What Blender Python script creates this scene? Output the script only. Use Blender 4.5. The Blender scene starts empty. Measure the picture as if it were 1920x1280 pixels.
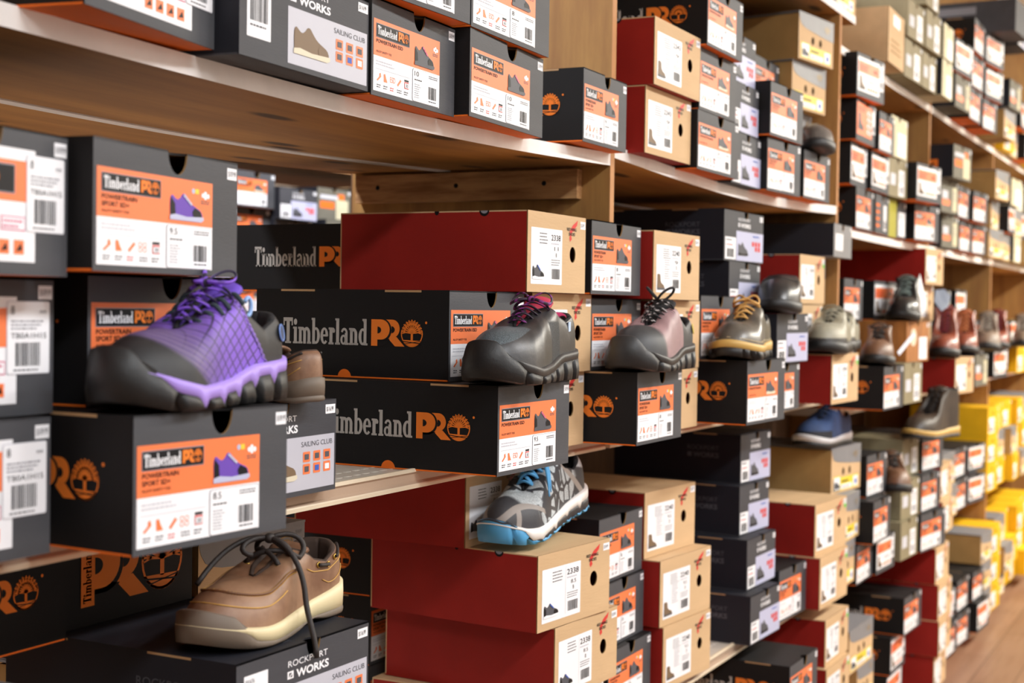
import bpy, math, random
import numpy as np
from mathutils import Vector, Matrix
from mathutils.geometry import tessellate_polygon
random.seed(7)
C = bpy.context.scene.collection
SC = bpy.context.scene
PI = math.pi
# ---------------------------------------------------------------- camera
cam = bpy.data.cameras.new('camera'); camo = bpy.data.objects.new('camera', cam); C.objects.link(camo)
SC.camera = camo
cam.sensor_width = 36; cam.lens = 36*2700/1920
cam.clip_start = .05; cam.clip_end = 60
f = 2700.0; vx, vy, roll = 2330.0, 595.0, .015
a = Vector(((vx-960)/f, -(vy-640)/f, -1)).normalized()                 # aisle direction in camera space
p2 = Vector(((-4000-960)/f, -(vy+roll*(-4000-vx)-640)/f, -1))
up = a.cross(p2).normalized()
if up.y < 0: up = -up
xx = a.cross(up)
M = Matrix((xx, a, up))                                                # world <- camera
camo.matrix_world = Matrix.Translation((1.0, 0, 1.34)) @ M.to_4x4()
cam.dof.use_dof = True; cam.dof.focus_distance = 1.93; cam.dof.aperture_fstop = 5.4
# ---------------------------------------------------------------- world and lights
w = bpy.data.worlds.new('world'); SC.world = w; w.use_nodes = True
w.node_tree.nodes['Background'].inputs[0].default_value = (1, .96, .9, 1)
w.node_tree.nodes['Background'].inputs[1].default_value = .45
def area(name, loc, sx, sy, power, col, rot=(0, 0, 0)):
    l = bpy.data.lights.new(name, 'AREA'); l.shape = 'RECTANGLE'; l.size = sx; l.size_y = sy; l.energy = power; l.color = col
    o = bpy.data.objects.new(name, l); C.objects.link(o); o.location = loc; o.rotation_euler = rot; return o
for i, y in enumerate((-1.2, 1.0, 3.2, 5.4, 7.6, 9.8)):
    area('aisle_lamp_light', (2.35, y, 3.08), .30, 1.3, (84, 86, 92, 125, 185, 240)[i], (.92, .96, 1) if y < 2 else (.97, .98, 1) if y < 4 else (1, .95, .84))
for y in (1.5, 4.0, 6.5):
    area('back_aisle_lamp_light', (-1.30, y, 3.08), .30, 1.3, 120, (.92, .95, 1))
SC.view_settings.view_transform = 'Standard'; SC.view_settings.look = 'None'
SC.view_settings.exposure = -0.32; SC.view_settings.gamma = 1; SC.view_settings.use_curve_mapping = False
# ---------------------------------------------------------------- materials
def lin(c):
    if isinstance(c, str): c = tuple(int(c[i:i+2], 16)/255 for i in (0, 2, 4))
    return tuple((v/12.92 if v <= .04045 else ((v+.055)/1.055)**2.4) for v in c)
class NT:
    def __init__(s, m): s.t = m.node_tree; s.n = s.t.nodes; s.l = s.t.links
    def node(s, k, **kw):
        n = s.n.new(k)
        for a_, v in kw.items(): setattr(n, a_, v)
        return n
    def put(s, sock, v):
        if isinstance(v, bpy.types.NodeSocket): s.l.new(v, sock)
        elif v is not None: sock.default_value = v
    def m(s, op, a_, b=None, c=None):
        n = s.node('ShaderNodeMath', operation=op); s.put(n.inputs[0], a_); s.put(n.inputs[1], b)
        if c is not None: s.put(n.inputs[2], c)
        return n.outputs[0]
    def mix(s, fac, a_, b):
        n = s.node('ShaderNodeMix', data_type='RGBA'); s.put(n.inputs[0], fac)
        s.put(n.inputs[6], (*lin(a_), 1) if isinstance(a_, (str, tuple)) else a_); s.put(n.inputs[7], (*lin(b), 1) if isinstance(b, (str, tuple)) else b)
        return n.outputs[2]
    def step(s, x, e0, e1):
        n = s.node('ShaderNodeMapRange', interpolation_type='SMOOTHSTEP'); s.put(n.inputs[0], x); n.inputs[1].default_value = e0; n.inputs[2].default_value = e1
        return n.outputs[0]
    def xyz(s):
        tc = s.node('ShaderNodeTexCoord'); sp = s.node('ShaderNodeSeparateXYZ'); s.l.new(tc.outputs['Object'], sp.inputs[0]); return sp.outputs[0], sp.outputs[1], sp.outputs[2], tc.outputs['Object']
    def noise(s, vec, scale, detail=4, rough=.55, mp=None):
        if mp:
            q = s.node('ShaderNodeMapping'); s.l.new(vec, q.inputs[0]); q.inputs['Scale'].default_value = mp; vec = q.outputs[0]
        n = s.node('ShaderNodeTexNoise'); s.l.new(vec, n.inputs['Vector']); n.inputs['Scale'].default_value = scale; n.inputs['Detail'].default_value = detail; n.inputs['Roughness'].default_value = rough
        return n.outputs[0]
def bsdf(m): return m.node_tree.nodes['Principled BSDF']
MATS = {}
def mat(name, col, rough=.6, metal=0, var=0, vs=60, bump=0, bs=200, mp=None, emit=0, coat=0):
    if name in MATS: return MATS[name]
    m = bpy.data.materials.new(name); m.use_nodes = True; b = bsdf(m); MATS[name] = m
    b.inputs['Base Color'].default_value = (*lin(col), 1); b.inputs['Roughness'].default_value = rough; b.inputs['Metallic'].default_value = metal
    if name.endswith(('_card', '_kraft', 'kraft_card')) or name.startswith(('ink', 'logo')): b.inputs['Specular IOR Level'].default_value = .22
    if coat: b.inputs['Coat Weight'].default_value = coat; b.inputs['Coat Roughness'].default_value = .25
    if emit: b.inputs['Emission Color'].default_value = (*lin(col), 1); b.inputs['Emission Strength'].default_value = emit
    if var or bump:
        t = NT(m); x, y, z, v = t.xyz()
        if var:
            c = lin(col); d = tuple(q*(1-var) for q in c); e = tuple(min(1, q*(1+var*.7)) for q in c)
            n = t.step(t.noise(v, vs, mp=mp), .3, .7); mx = t.node('ShaderNodeMix', data_type='RGBA'); t.l.new(n, mx.inputs[0]); mx.inputs[6].default_value = (*d, 1); mx.inputs[7].default_value = (*e, 1)
            t.l.new(mx.outputs[2], b.inputs['Base Color'])
        if bump:
            bn = t.node('ShaderNodeBump'); bn.inputs['Strength'].default_value = bump; bn.inputs['Distance'].default_value = .002; t.l.new(t.noise(v, bs, mp=mp), bn.inputs['Height']); t.l.new(bn.outputs[0], b.inputs['Normal'])
    return m
def wood(name, c1, c2, axis='y', scale=1.0, rough=.6, knots=False):
    if name in MATS: return MATS[name]
    m = bpy.data.materials.new(name); m.use_nodes = True; MATS[name] = m; t = NT(m); x, y, z, v = t.xyz(); b = bsdf(m)
    mp = {'y': (9, 1.1, 9), 'x': (1.1, 9, 9), 'z': (9, 9, 1.1)}[axis]
    n = t.noise(v, 3*scale, 6, .6, mp=mp); n2 = t.noise(v, 2.2, 3, .5)
    col = t.mix(t.step(n, .32, .68), c1, c2)
    c3 = tuple(q*.72 for q in (int(c1[i:i+2], 16)/255 for i in (0, 2, 4)))
    col = t.mix(t.m('MULTIPLY', t.step(n2, .45, .75), .5), col, c3)
    if knots:
        q = t.node('ShaderNodeMapping'); t.l.new(v, q.inputs[0]); q.inputs['Scale'].default_value = {'y': (7, 2.2, 7), 'x': (2.2, 7, 7), 'z': (7, 7, 2.2)}[axis]
        vo = t.node('ShaderNodeTexVoronoi', voronoi_dimensions='2D'); t.l.new(q.outputs[0], vo.inputs['Vector']); vo.inputs['Scale'].default_value = 1.0
        k = t.m('SUBTRACT', 1.0, t.step(vo.outputs[0], .05, .13)); col = t.mix(t.m('MULTIPLY', k, .85), col, '2a1608')
    t.l.new(col, b.inputs['Base Color']); b.inputs['Roughness'].default_value = rough
    bn = t.node('ShaderNodeBump'); bn.inputs['Strength'].default_value = .25; bn.inputs['Distance'].default_value = .002; t.l.new(n, bn.inputs['Height']); t.l.new(bn.outputs[0], b.inputs['Normal'])
    return m
# ---------------------------------------------------------------- mesh builder
class MB:
    def __init__(s): s.v = []; s.f = []; s.mi = []; s.mats = []; s.sm = []
    def mid(s, m):
        if m not in s.mats: s.mats.append(m)
        return s.mats.index(m)
    def add(s, vs, fs, m, smooth=False):
        o = len(s.v); s.v += [tuple(p) for p in vs]; k = s.mid(m)
        for q in fs: s.f.append(tuple(o+i for i in q)); s.mi.append(k); s.sm.append(smooth)
    def box(s, x0, y0, z0, x1, y1, z1, m):
        v = [(x, y, z) for x in (x0, x1) for y in (y0, y1) for z in (z0, z1)]
        s.add(v, [(0, 1, 3, 2), (4, 6, 7, 5), (0, 4, 5, 1), (2, 3, 7, 6), (0, 2, 6, 4), (1, 5, 7, 3)], m)
    def tube(s, pts, r, m, n=8, close=False, flat=1.0, caps=True):
        P = [Vector(p) for p in pts]; N = len(P); vs = []; prev = None
        for i, p in enumerate(P):
            if close: d = P[(i+1) % N]-P[i-1]
            else: d = P[min(i+1, N-1)]-P[max(i-1, 0)]
            if d.length < 1e-9: d = Vector((1, 0, 0))
            d.normalize()
            if prev is None:
                u = d.orthogonal() if abs(d.z) > .99 else Vector((0, 0, 1)).cross(d).normalized()
            else:
                u = prev-d*prev.dot(d); u = u.normalized() if u.length > 1e-6 else d.orthogonal()
            prev = u; w_ = d.cross(u); rr = r[i] if isinstance(r, (list, tuple)) else r
            for k in range(n):
                a_ = 2*PI*k/n; vs.append(p+u*math.cos(a_)*rr+w_*math.sin(a_)*rr*flat)
        fs = []
        for i in range(N if close else N-1):
            j = (i+1) % N
            for k in range(n): fs.append((i*n+k, i*n+(k+1) % n, j*n+(k+1) % n, j*n+k))
        if caps and not close: fs += [tuple(range(n-1, -1, -1)), tuple((N-1)*n+k for k in range(n))]
        s.add(vs, fs, m, True)
    def rings(s, R, m, cap0=False, cap1=False, smooth=True):
        n = len(R[0]); vs = [p for r in R for p in r]; fs = []
        for i in range(len(R)-1):
            for k in range(n): fs.append((i*n+k, i*n+(k+1) % n, (i+1)*n+(k+1) % n, (i+1)*n+k))
        if cap0: fs.append(tuple(range(n-1, -1, -1)))
        if cap1: fs.append(tuple((len(R)-1)*n+k for k in range(n)))
        s.add(vs, fs, m, smooth)
    def ball(s, c, r, m, n=10, sc=(1, 1, 1)):
        R = []
        for i in range(1, n): 
            a_ = PI*i/n; R.append([(c[0]+sc[0]*r*math.sin(a_)*math.cos(2*PI*k/n), c[1]+sc[1]*r*math.sin(a_)*math.sin(2*PI*k/n), c[2]-sc[2]*r*math.cos(a_)) for k in range(n)])
        s.rings(R, m, True, True)
    def mesh(s, name):
        me = bpy.data.meshes.new(name); me.from_pydata(s.v, [], s.f)
        for m in s.mats: me.materials.append(m)
        me.polygons.foreach_set('material_index', s.mi); me.polygons.foreach_set('use_smooth', s.sm); me.update(); return me
    def build(s, name, parent=None):
        return link(name, s.mesh(name), parent)
def link(name, me, parent=None):
    o = bpy.data.objects.new(name, me); C.objects.link(o)
    if parent: o.parent = parent
    return o
def tag(o, label=None, cat=None, group=None, kind=None):
    for k, v in (('label', label), ('category', cat), ('group', group), ('kind', kind)):
        if v: o[k] = v
    return o
def empty(name, loc=(0, 0, 0), rz=0):
    o = bpy.data.objects.new(name, None); C.objects.link(o); o.location = loc; o.rotation_euler = (0, 0, rz); o.empty_display_size = .05; return o
def copy_tree(o, parent=None):
    c = o.copy(); C.objects.link(c); c.parent = parent
    for ch in KIDS.get(o.name, []): 
        d = ch.copy(); C.objects.link(d); d.parent = c
        for g in KIDS.get(ch.name, []):
            e = g.copy(); C.objects.link(e); e.parent = d
    return c
KIDS = {}
# ---------------------------------------------------------------- printing on a plane
TXT = {}
def text_mesh(s, bold=0):
    if (s, bold) in TXT: return TXT[s, bold]
    cu = bpy.data.curves.new('t', 'FONT'); cu.body = s; cu.size = 1; cu.offset = bold; cu.resolution_u = 3; cu.fill_mode = 'FRONT'
    o = bpy.data.objects.new('t', cu); C.objects.link(o); dg = bpy.context.evaluated_depsgraph_get(); me = o.evaluated_get(dg).to_mesh()
    vs = [(v.co.x, v.co.y) for v in me.vertices]; fs = [tuple(p.vertices) for p in me.polygons]
    x0 = min(v[0] for v in vs); x1 = max(v[0] for v in vs); y0 = min(v[1] for v in vs); y1 = max(v[1] for v in vs)
    vs = [((x-x0), (y-y0)) for x, y in vs]; o.evaluated_get(dg).to_mesh_clear(); bpy.data.objects.remove(o); bpy.data.curves.remove(cu)
    TXT[s, bold] = (vs, fs, x1-x0, y1-y0); return TXT[s, bold]
class Print:
    """flat print on one face: map(a,b,layer) -> point"""
    def __init__(s, mb, plane, eps=.0003): s.mb = mb; s.pl = plane; s.eps = eps
    def pt(s, a_, b, k):
        e = s.eps*k
        return {'front': (e, a_, b), 'side': (a_, -e, b), 'back': (-.33-e, a_, b), 'top': (a_, b, e)}[s.pl]
    def poly(s, pts, m, k=1):
        tri = tessellate_polygon([[Vector((p[0], p[1], 0)) for p in pts]])
        fs = []
        for t in tri:
            A, B, D = (pts[i] for i in t)
            cr = (B[0]-A[0])*(D[1]-A[1])-(B[1]-A[1])*(D[0]-A[0])
            fs.append(tuple(t) if cr > 0 else (t[0], t[2], t[1]))
        s.mb.add([s.pt(p[0], p[1], k) for p in pts], fs, m)
    def rect(s, x0, y0, x1, y1, m, k=1, r=0):
        if r:
            pts = []
            for cx, cy, a0 in ((x1-r, y1-r, 0), (x0+r, y1-r, 90), (x0+r, y0+r, 180), (x1-r, y0+r, 270)):
                for q in range(4): an = math.radians(a0+q*30); pts.append((cx+r*math.cos(an), cy+r*math.sin(an)))
            s.poly(pts, m, k); return
        s.mb.add([s.pt(x0, y0, k), s.pt(x1, y0, k), s.pt(x1, y1, k), s.pt(x0, y1, k)], [(0, 1, 2, 3)], m)
    def arc(s, cx, cy, rx, ry, tx, ty, a0, a1, m, k=1, n=14):
        vs = []; fs = []
        for i in range(n+1):
            an = math.radians(a0+(a1-a0)*i/n); c_, s_ = math.cos(an), math.sin(an)
            vs += [s.pt(cx+rx*c_, cy+ry*s_, k), s.pt(cx+(rx-tx)*c_, cy+(ry-ty)*s_, k)]
            if i: j = 2*i; fs.append((j-2, j, j+1, j-1))
        s.mb.add(vs, fs, m)
    def disc(s, cx, cy, rx, ry, m, k=1, n=16): s.poly([(cx+rx*math.cos(2*PI*i/n), cy+ry*math.sin(2*PI*i/n)) for i in range(n)], m, k)
    def line(s, x0, y0, x1, y1, w_, m, k=1):
        dx, dy = x1-x0, y1-y0; L = math.hypot(dx, dy) or 1; nx, ny = -dy/L*w_/2, dx/L*w_/2
        s.poly([(x0+nx, y0+ny), (x0-nx, y0-ny), (x1-nx, y1-ny), (x1+nx, y1+ny)], m, k)
    def text(s, t, x, y, h, m, k=2, bold=0, width=None, rot=0):
        vs, fs, tw, th = text_mesh(t, bold); sy = h/th; sx = (width/tw) if width else sy
        c_, s_ = math.cos(rot), math.sin(rot)
        s.mb.add([s.pt(x+(vx_*sx)*c_-(vy_*sy)*s_, y+(vx_*sx)*s_+(vy_*sy)*c_, k) for vx_, vy_ in vs], fs, m)
    def bars(s, x0, y0, x1, y1, m, k=2, seed=1):
        r = random.Random(seed); x = x0
        while x < x1:
            w_ = r.choice((.0006, .0009, .0014)); s.rect(x, y0, min(x+w_, x1), y1, m, k); x += w_+r.choice((.0006, .0009, .0013))
    def fine(s, x0, y0, x1, y1, n, m, k=2, seed=1, fr=.45):
        r = random.Random(seed); dy = (y1-y0)/n
        for i in range(n): 
            x = x0; yy = y1-(i+1)*dy+dy*.2
            xe = x1-r.random()*(x1-x0)*.3
            while x < xe: w_ = r.uniform(.002, .006); s.rect(x, yy, min(x+w_, xe), yy+dy*fr, m, k); x += w_+.001
GL = {  # slab serif lettering, x-height 1, drawn for the box logo
'T': (1.05, [('r', 0, 1.33, 1.05, 1.55), ('r', 0, 1.08, .13, 1.4), ('r', .92, 1.08, 1.05, 1.4), ('r', .35, 0, .70, 1.4), ('r', .2, 0, .86, .12)]),
'i': (.52, [('r', .1, 0, .42, 1.), ('r', 0, 0, .52, .12), ('r', 0, .88, .3, 1.), ('d', .26, 1.3, .19)]),
'm': (1.46, [('r', .1, 0, .4, 1.), ('r', 0, 0, .5, .12), ('r', 0, .88, .3, 1.), ('a', .48, .6, .4, .4, .3, .18, 0, 150), ('r', .58, 0, .88, .62), ('a', .96, .6, .4, .4, .3, .18, 0, 150), ('r', 1.06, 0, 1.36, .62), ('r', 1.0, 0, 1.46, .12)]),
'n': (.98, [('r', .1, 0, .4, 1.), ('r', 0, 0, .5, .12), ('r', 0, .88, .3, 1.), ('a', .48, .6, .4, .4, .3, .18, 0, 150), ('r', .58, 0, .88, .62), ('r', .52, 0, .98, .12)]),
'b': (.94, [('r', .08, 0, .38, 1.55), ('r', 0, 1.43, .3, 1.55), ('a', .48, .5, .44, .5, .3, .14, -125, 125)]),
'e': (.86, [('a', .43, .5, .43, .5, .29, .13, 0, 318), ('r', .2, .46, .8, .58)]),
'r': (.68, [('r', .1, 0, .42, 1.), ('r', 0, 0, .55, .12), ('r', 0, .88, .3, 1.), ('a', .5, .66, .2, .34, .16, .2, 30, 170), ('d', .57, .82, .13)]),
'l': (.52, [('r', .1, 0, .42, 1.55), ('r', 0, 0, .52, .12), ('r', 0, 1.43, .3, 1.55)]),
'a': (.9, [('r', .48, 0, .78, .7), ('a', .42, .68, .36, .32, .2, .14, 0, 165), ('a', .34, .3, .34, .3, .22, .12, 0, 360), ('r', .6, 0, .9, .12)]),
'd': (.96, [('r', .54, 0, .84, 1.55), ('r', .4, 1.43, .7, 1.55), ('a', .44, .5, .44, .5, .3, .14, 55, 305), ('r', .6, 0, .96, .12)])}
def serif(P, s, x, y, hx, width, m, k=2, rot=0):
    W = sum(GL[c][0]+.04 for c in s)-.04; sx = width/W; sy = hx
    Q = P
    if rot:
        Q = Print(P.mb, P.pl, P.eps); base = P.pt; ca, sa = math.cos(rot), math.sin(rot)
        Q.pt = lambda a_, b, kk: base(x+(a_-x)*ca-(b-y)*sa, y+(a_-x)*sa+(b-y)*ca, kk)
    cx = x
    for c in s:
        w_, ops = GL[c]
        for o in ops:
            if o[0] == 'r': Q.rect(cx+o[1]*sx, y+o[2]*sy, cx+o[3]*sx, y+o[4]*sy, m, k)
            elif o[0] == 'd': Q.disc(cx+o[1]*sx, y+o[2]*sy, o[3]*sx, o[3]*sy, m, k, 10)
            else: Q.arc(cx+o[1]*sx, y+o[2]*sy, o[3]*sx, o[4]*sy, o[5]*sx, o[6]*sy, o[7], o[8], m, k, 12)
        cx += (w_+.04)*sx
def pro(P, x, y, h, m, dark, k=2, tree=True):
    P = Print(P.mb, P.pl, P.eps) if not hasattr(P, 'custom') else P
    """PRO with a tree for the O; width is 2.35 h"""
    q = lambda u, v: (x+u*h, y+v*h)
    def R(a_, b, c_, d, mm=m, kk=k): P.rect(x+a_*h, y+b*h, x+c_*h, y+d*h, mm, kk)
    A = lambda cx, cy, rx, ry, tx, ty, a0, a1, mm=m, kk=k: P.arc(x+cx*h, y+cy*h, rx*h, ry*h, tx*h, ty*h, a0, a1, mm, kk)
    R(.62, .62, .98, 1); A(.98, .66, .33, .34, .33, .34, -90, 90)                               # bowl of the R
    P.poly([q(.66, .32), q(.98, .32), q(1.16, .36), q(1.54, 0), q(1.10, 0), q(.80, .27)], m, k); R(.66, .32, .98, .66)
    A(.50, .60, .44, .44, .44, .44, -90, 90, dark, k+1); R(.29, .16, .50, 1.0, dark, k+1)          # gap between the letters
    P.poly([q(.2, 0), q(.62, 0), q(.86, .27), q(.62, .3), q(.2, .2)], dark, k+1)
    A(.94, .62, .15, .13, .15, .13, -90, 90, dark, k+1)
    R(0, 0, .29, 1, m, k+2); R(.29, .24, .46, 1, m, k+2); A(.46, .62, .40, .38, .40, .38, -90, 90, m, k+2)
    A(.30, .60, .17, .13, .17, .13, -90, 90, dark, k+3)
    if not tree: return
    cx, cy, r = 1.87, .49, .5
    A(cx, cy, r, r, .045, .045, 165, 375)
    P.poly([q(cx-r*math.cos(math.radians(t)), cy-r*math.sin(math.radians(t))) for t in range(28, 153, 8)], m, k)
    P.line(*q(cx-.42, .2), *q(cx+.43, .12), .03*h, dark, k+1); P.line(*q(cx-.34, .1), *q(cx+.4, .21), .02*h, dark, k+1)
    R(cx-.05, .22, cx+.05, .58)
    for i in range(11):
        an = math.radians(8+i*16.4); ex, ey = cx+r*.98*math.cos(an), cy+r*1.04*math.sin(an)
        P.line(*q(cx, .50), *q(ex, ey), .045*h, m, k)
        for d in (-.28, .28): P.line(*q(cx+.26*math.cos(an), .5+.26*math.sin(an)), *q(cx+r*.95*math.cos(an+d*.6), cy+r*.95*math.sin(an+d*.6)), .03*h, m, k)
def pic(P, x, y, w_, up, toe, sole, k=2, boot=False, flip=False, lace=None):
    """a little printed shoe"""
    o = [(0, .10), (-.01, .45), (.0, .70), (.06, .78), (.13, .70), (.22, .62), (.31, .70), (.38, .84), (.46, .84), (.54, .70), (.66, .54), (.82, .44), (.96, .36), (1.02, .20), (.99, .10)] if not boot else \
        [(0, .10), (.02, .6), (.0, 1.25), (.04, 1.36), (.36, 1.34), (.44, 1.2), (.46, .8), (.6, .56), (.8, .46), (.96, .36), (1.01, .2), (.99, .10)]
    q = []
    for i in range(len(o)-1):
        A_, B_ = o[i], o[i+1]; q += [(A_[0]*.75+B_[0]*.25, A_[1]*.75+B_[1]*.25), (A_[0]*.25+B_[0]*.75, A_[1]*.25+B_[1]*.75)]
    o = [o[0]]+q+[o[-1]]
    g = lambda p: (x+((1-p[0]) if flip else p[0])*w_, y+p[1]*w_*.62)
    fx = lambda L: [g(p) for p in L] if not flip else [g(p) for p in L][::-1]
    P.poly(fx(o), up, k)
    P.poly(fx([(.72, .12), (.68, .3), (.76, .44), (.95, .33), (1.0, .15)]), toe, k+1); P.poly(fx([(0, .12), (.0, .5), (.02, .7), (.14, .5), (.16, .12)]), toe, k+1)
    P.poly(fx([(-.02, 0), (-.02, .14), (.15, .19), (.5, .13), (1.03, .17), (1.04, .06), (.95, 0)]), sole, k+2)
    if lace:
        for i in range(3): P.line(*g((.40+.08*i, .80-.09*i)), *g((.50+.08*i, .70-.09*i)), .05*w_, lace, k+2)
# ---------------------------------------------------------------- shoe boxes
Mslate = mat('slate_card', '4b4c50', .55, var=.10, vs=30, bump=.15, bs=900, mp=(1, .1, 1))
Mblack = mat('black_card', '1b1a1b', .6, bump=.1, bs=600)
Mnavy = mat('navy_black_card', '24252c', .6, bump=.1, bs=600)
Mrs = mat('charcoal_card', '46474c', .55, var=.1, vs=25, bump=.15, bs=900, mp=(1, .1, 1))
Mor = mat('orange_card', 'ee7426', .6); Morp = mat('orange_print', 'f27b44', .5); Mlogo = mat('logo_orange', 'f28332', .5); Mgrey = mat('logo_grey', 'b9b5b0', .5)
Mwht = mat('white_paper', 'f1f2f6', .5); Mlil = mat('lilac_print', 'b9bcd8', .5); Mlg = mat('pale_grey_print', 'bcbdc8', .5)
Mk = mat('kraft_card', 'd0af86', .7, var=.09, vs=14, bump=.2, bs=300, mp=(1, .15, 1)); Mkd = mat('kraft_edge', '9c7a4c', .8); Mred = mat('red_card', '98231d', .55, var=.12, vs=6, bump=.1, bs=500)
Mbk = mat('ink_black', '16161a', .5); Mgy = mat('ink_grey', '8f9098', .6); Mlgy = mat('ink_pale', 'c9cad2', .6); Mrd = mat('ink_red', 'd2403a', .5); Mblu = mat('ink_blue', '3f62b8', .5)
Mpur = mat('ink_purple', '6c4bb0', .5); Mdg = mat('ink_dark_grey', '55565c', .5); Mbr = mat('ink_brown', '7b6650', .5); Mcr = mat('ink_cream', 'd9d0b8', .5); Mgrn = mat('sticker_green', '3fd24a', .5); Mylw = mat('sticker_yellow', 'e8cf38', .5)
Mkg = mat('lid_grey', '7f8083', .5, var=.05, vs=20); Mkb = mat('brown_kraft', 'b08b55', .7, var=.08, vs=14); Mol = mat('olive_card', '8e8468', .65, var=.12, vs=30, mp=(1, 1, .3)); Mog = mat('grey_olive_card', '6f6c60', .65, var=.1, vs=20)
Mcm = mat('cream_card', 'cfc8a8', .65, var=.06, vs=20); Myb = mat('yellow_card', 'e3b21a', .6, var=.08, vs=12); Mgold = mat('gold_ink', 'a8863a', .4, .3); Mbw = wood('box_wood_print', 'b9793a', '8a5424', 'z', 1.6)
Mtan = mat('tan_slot', 'b8946a', .7); Mpk = mat('ink_pink', 'd06a8a', .5); Myg = mat('yellow_green_card', 'a8a23c', .6); Mteal = mat('ink_teal', '5f7f70', .5)
W0, H0, DP = .223, .1205, .33
def card(w_, h, d, front, side, top, bottom, notch=None, hole=None, holes2=None, inner=None, backm=None):
    """hollow carton: front panel with a thumb notch or finger hole, side, back, bottom and lid slabs"""
    t = .0020; b = MB(); inner = inner or Mkd; rim = side if front not in (Mk,) else Mkd
    b.box(-d, 0, 0, -.0005, w_, t, bottom)
    b.box(-d+t, .0, t, -t, t, h-t, side); b.box(-d+t, w_-t, t, -t, w_, h-t, side); b.box(-d, 0, t, -d+t, w_, h-t, backm or side)
    # front panel
    def panel(pts, m):
        n = len(pts); tri = tessellate_polygon([[Vector((p[0], p[1], 0)) for p in pts]])
        fs = []
        for q in tri:
            A, B, D_ = (pts[i] for i in q)
            if (B[0]-A[0])*(D_[1]-A[1])-(B[1]-A[1])*(D_[0]-A[0]) < 0: q = (q[0], q[2], q[1])
            fs.append(tuple(q))
        b.add([(0, p[0], p[1]) for p in pts], fs, m); b.add([(-t, p[0], p[1]) for p in pts], [q[::-1] for q in fs], inner)
        E = [((2*i, 2*((i+1) % n), 2*((i+1) % n)+1, 2*i+1), inner if .004 < pts[i][0] < w_-.004 and .004 < pts[i][1] and .004 < pts[(i+1) % n][0] < w_-.004 else rim) for i in range(n)]
        for mm in (inner, rim): b.add([(x, p[0], p[1]) for p in pts for x in (0, -t)], [e for e, q_ in E if q_ is mm], mm)
    if notch:
        c_, rw, rh = notch
        pts = [(0, 0), (w_, 0), (w_, h)]+[(c_*w_+rw*math.cos(an), h-rh*math.sin(an)) for an in [PI*i/14 for i in range(15)]]+[(0, h)]
        panel(pts, front)
    elif hole or holes2:
        hs = [hole] if hole else holes2
        xs = [0]+[(hs[i][0]+hs[i+1][0])/2*w_ for i in range(len(hs)-1)]+[w_]
        for i, (cx, cz, rx, rz) in enumerate(hs):
            cx *= w_; cz *= h
            el = [(cx+rx*math.cos(an), cz+rz*math.sin(an)) for an in [2*PI*k/20 for k in range(20)]]
            x0, x1 = xs[i], xs[i+1]
            panel([(x0, 0), (x1, 0), (x1, cz)]+[el[(0-k) % 20] for k in range(11)]+[(x0, cz)], front)
            panel([(x0, cz)]+[el[(10-k) % 20] for k in range(11)]+[(x1, cz), (x1, h), (x0, h)], front)
    else: panel([(0, 0), (w_, 0), (w_, h), (0, h)], front)
    me = b.mesh('body')
    l = MB(); 
    if notch:
        c_, rw, rh = notch; nn = 12
        # lid with the thumb cut running a little way into its front edge
        el = [(-.012*math.sin(PI*i/nn), c_*w_+rw*math.cos(PI*i/nn)) for i in range(nn+1)]
        pts = [(-d, 0), (0, 0)]+el[::-1]+[(0, w_), (-d, w_)]
        tri = tessellate_polygon([[Vector((p[0], p[1], 0)) for p in pts]]); fs = []
        for q in tri:
            A, B, D_ = (pts[i] for i in q)
            if (B[0]-A[0])*(D_[1]-A[1])-(B[1]-A[1])*(D_[0]-A[0]) < 0: q = (q[0], q[2], q[1])
            fs.append(tuple(q))
        n = len(pts)
        l.add([(p[0], p[1], h) for p in pts], fs, top); l.add([(p[0], p[1], h-t) for p in pts], [q[::-1] for q in fs], inner)
        l.add([(p[0], p[1], z) for p in pts for z in (h, h-t)], [(2*i, 2*i+1, 2*((i+1) % n)+1, 2*((i+1) % n)) for i in range(n)], side)
    else: l.box(-d, 0, h-t, -.0003, w_, h, top)
    return me, l
PROTO = {}
def mkproto(key, body, lid, prints):
    root = empty('shoe_box'); k = [link('body', body, root)]
    if isinstance(lid, MB): lid = lid.mesh('lid')
    if lid: k.append(link('lid', lid, root))
    for n, mb in prints: k.append(link(n, mb if isinstance(mb, bpy.types.Mesh) else mb.mesh(n), root))
    KIDS[root.name] = k; PROTO[key] = root
    return root
def sticker(w_, h, m=None, txt='$116.99', a0=.915):
    mb = MB(); P = Print(mb, 'front'); P.rect(a0*w_, .845*h, .99*w_, .945*h, Mwht, 1)
    P.text(txt, (a0+.008)*w_, .865*h, .055*h, m or Mdg, 2, width=.06*w_)
    return mb
def seams(w_, h, slots=True):
    mb = MB(); P = Print(mb, 'side')
    P.arc(-.172, 0, .0115, .0115, .0115, .0115, 0, 180, Mor, 1)
    if slots:
        for x0, x1 in ((-.285, -.225), (-.105, -.045)): P.rect(x0, h-.0032, x1, h-.0004, Mtan, 1)
    return mb, P
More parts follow.
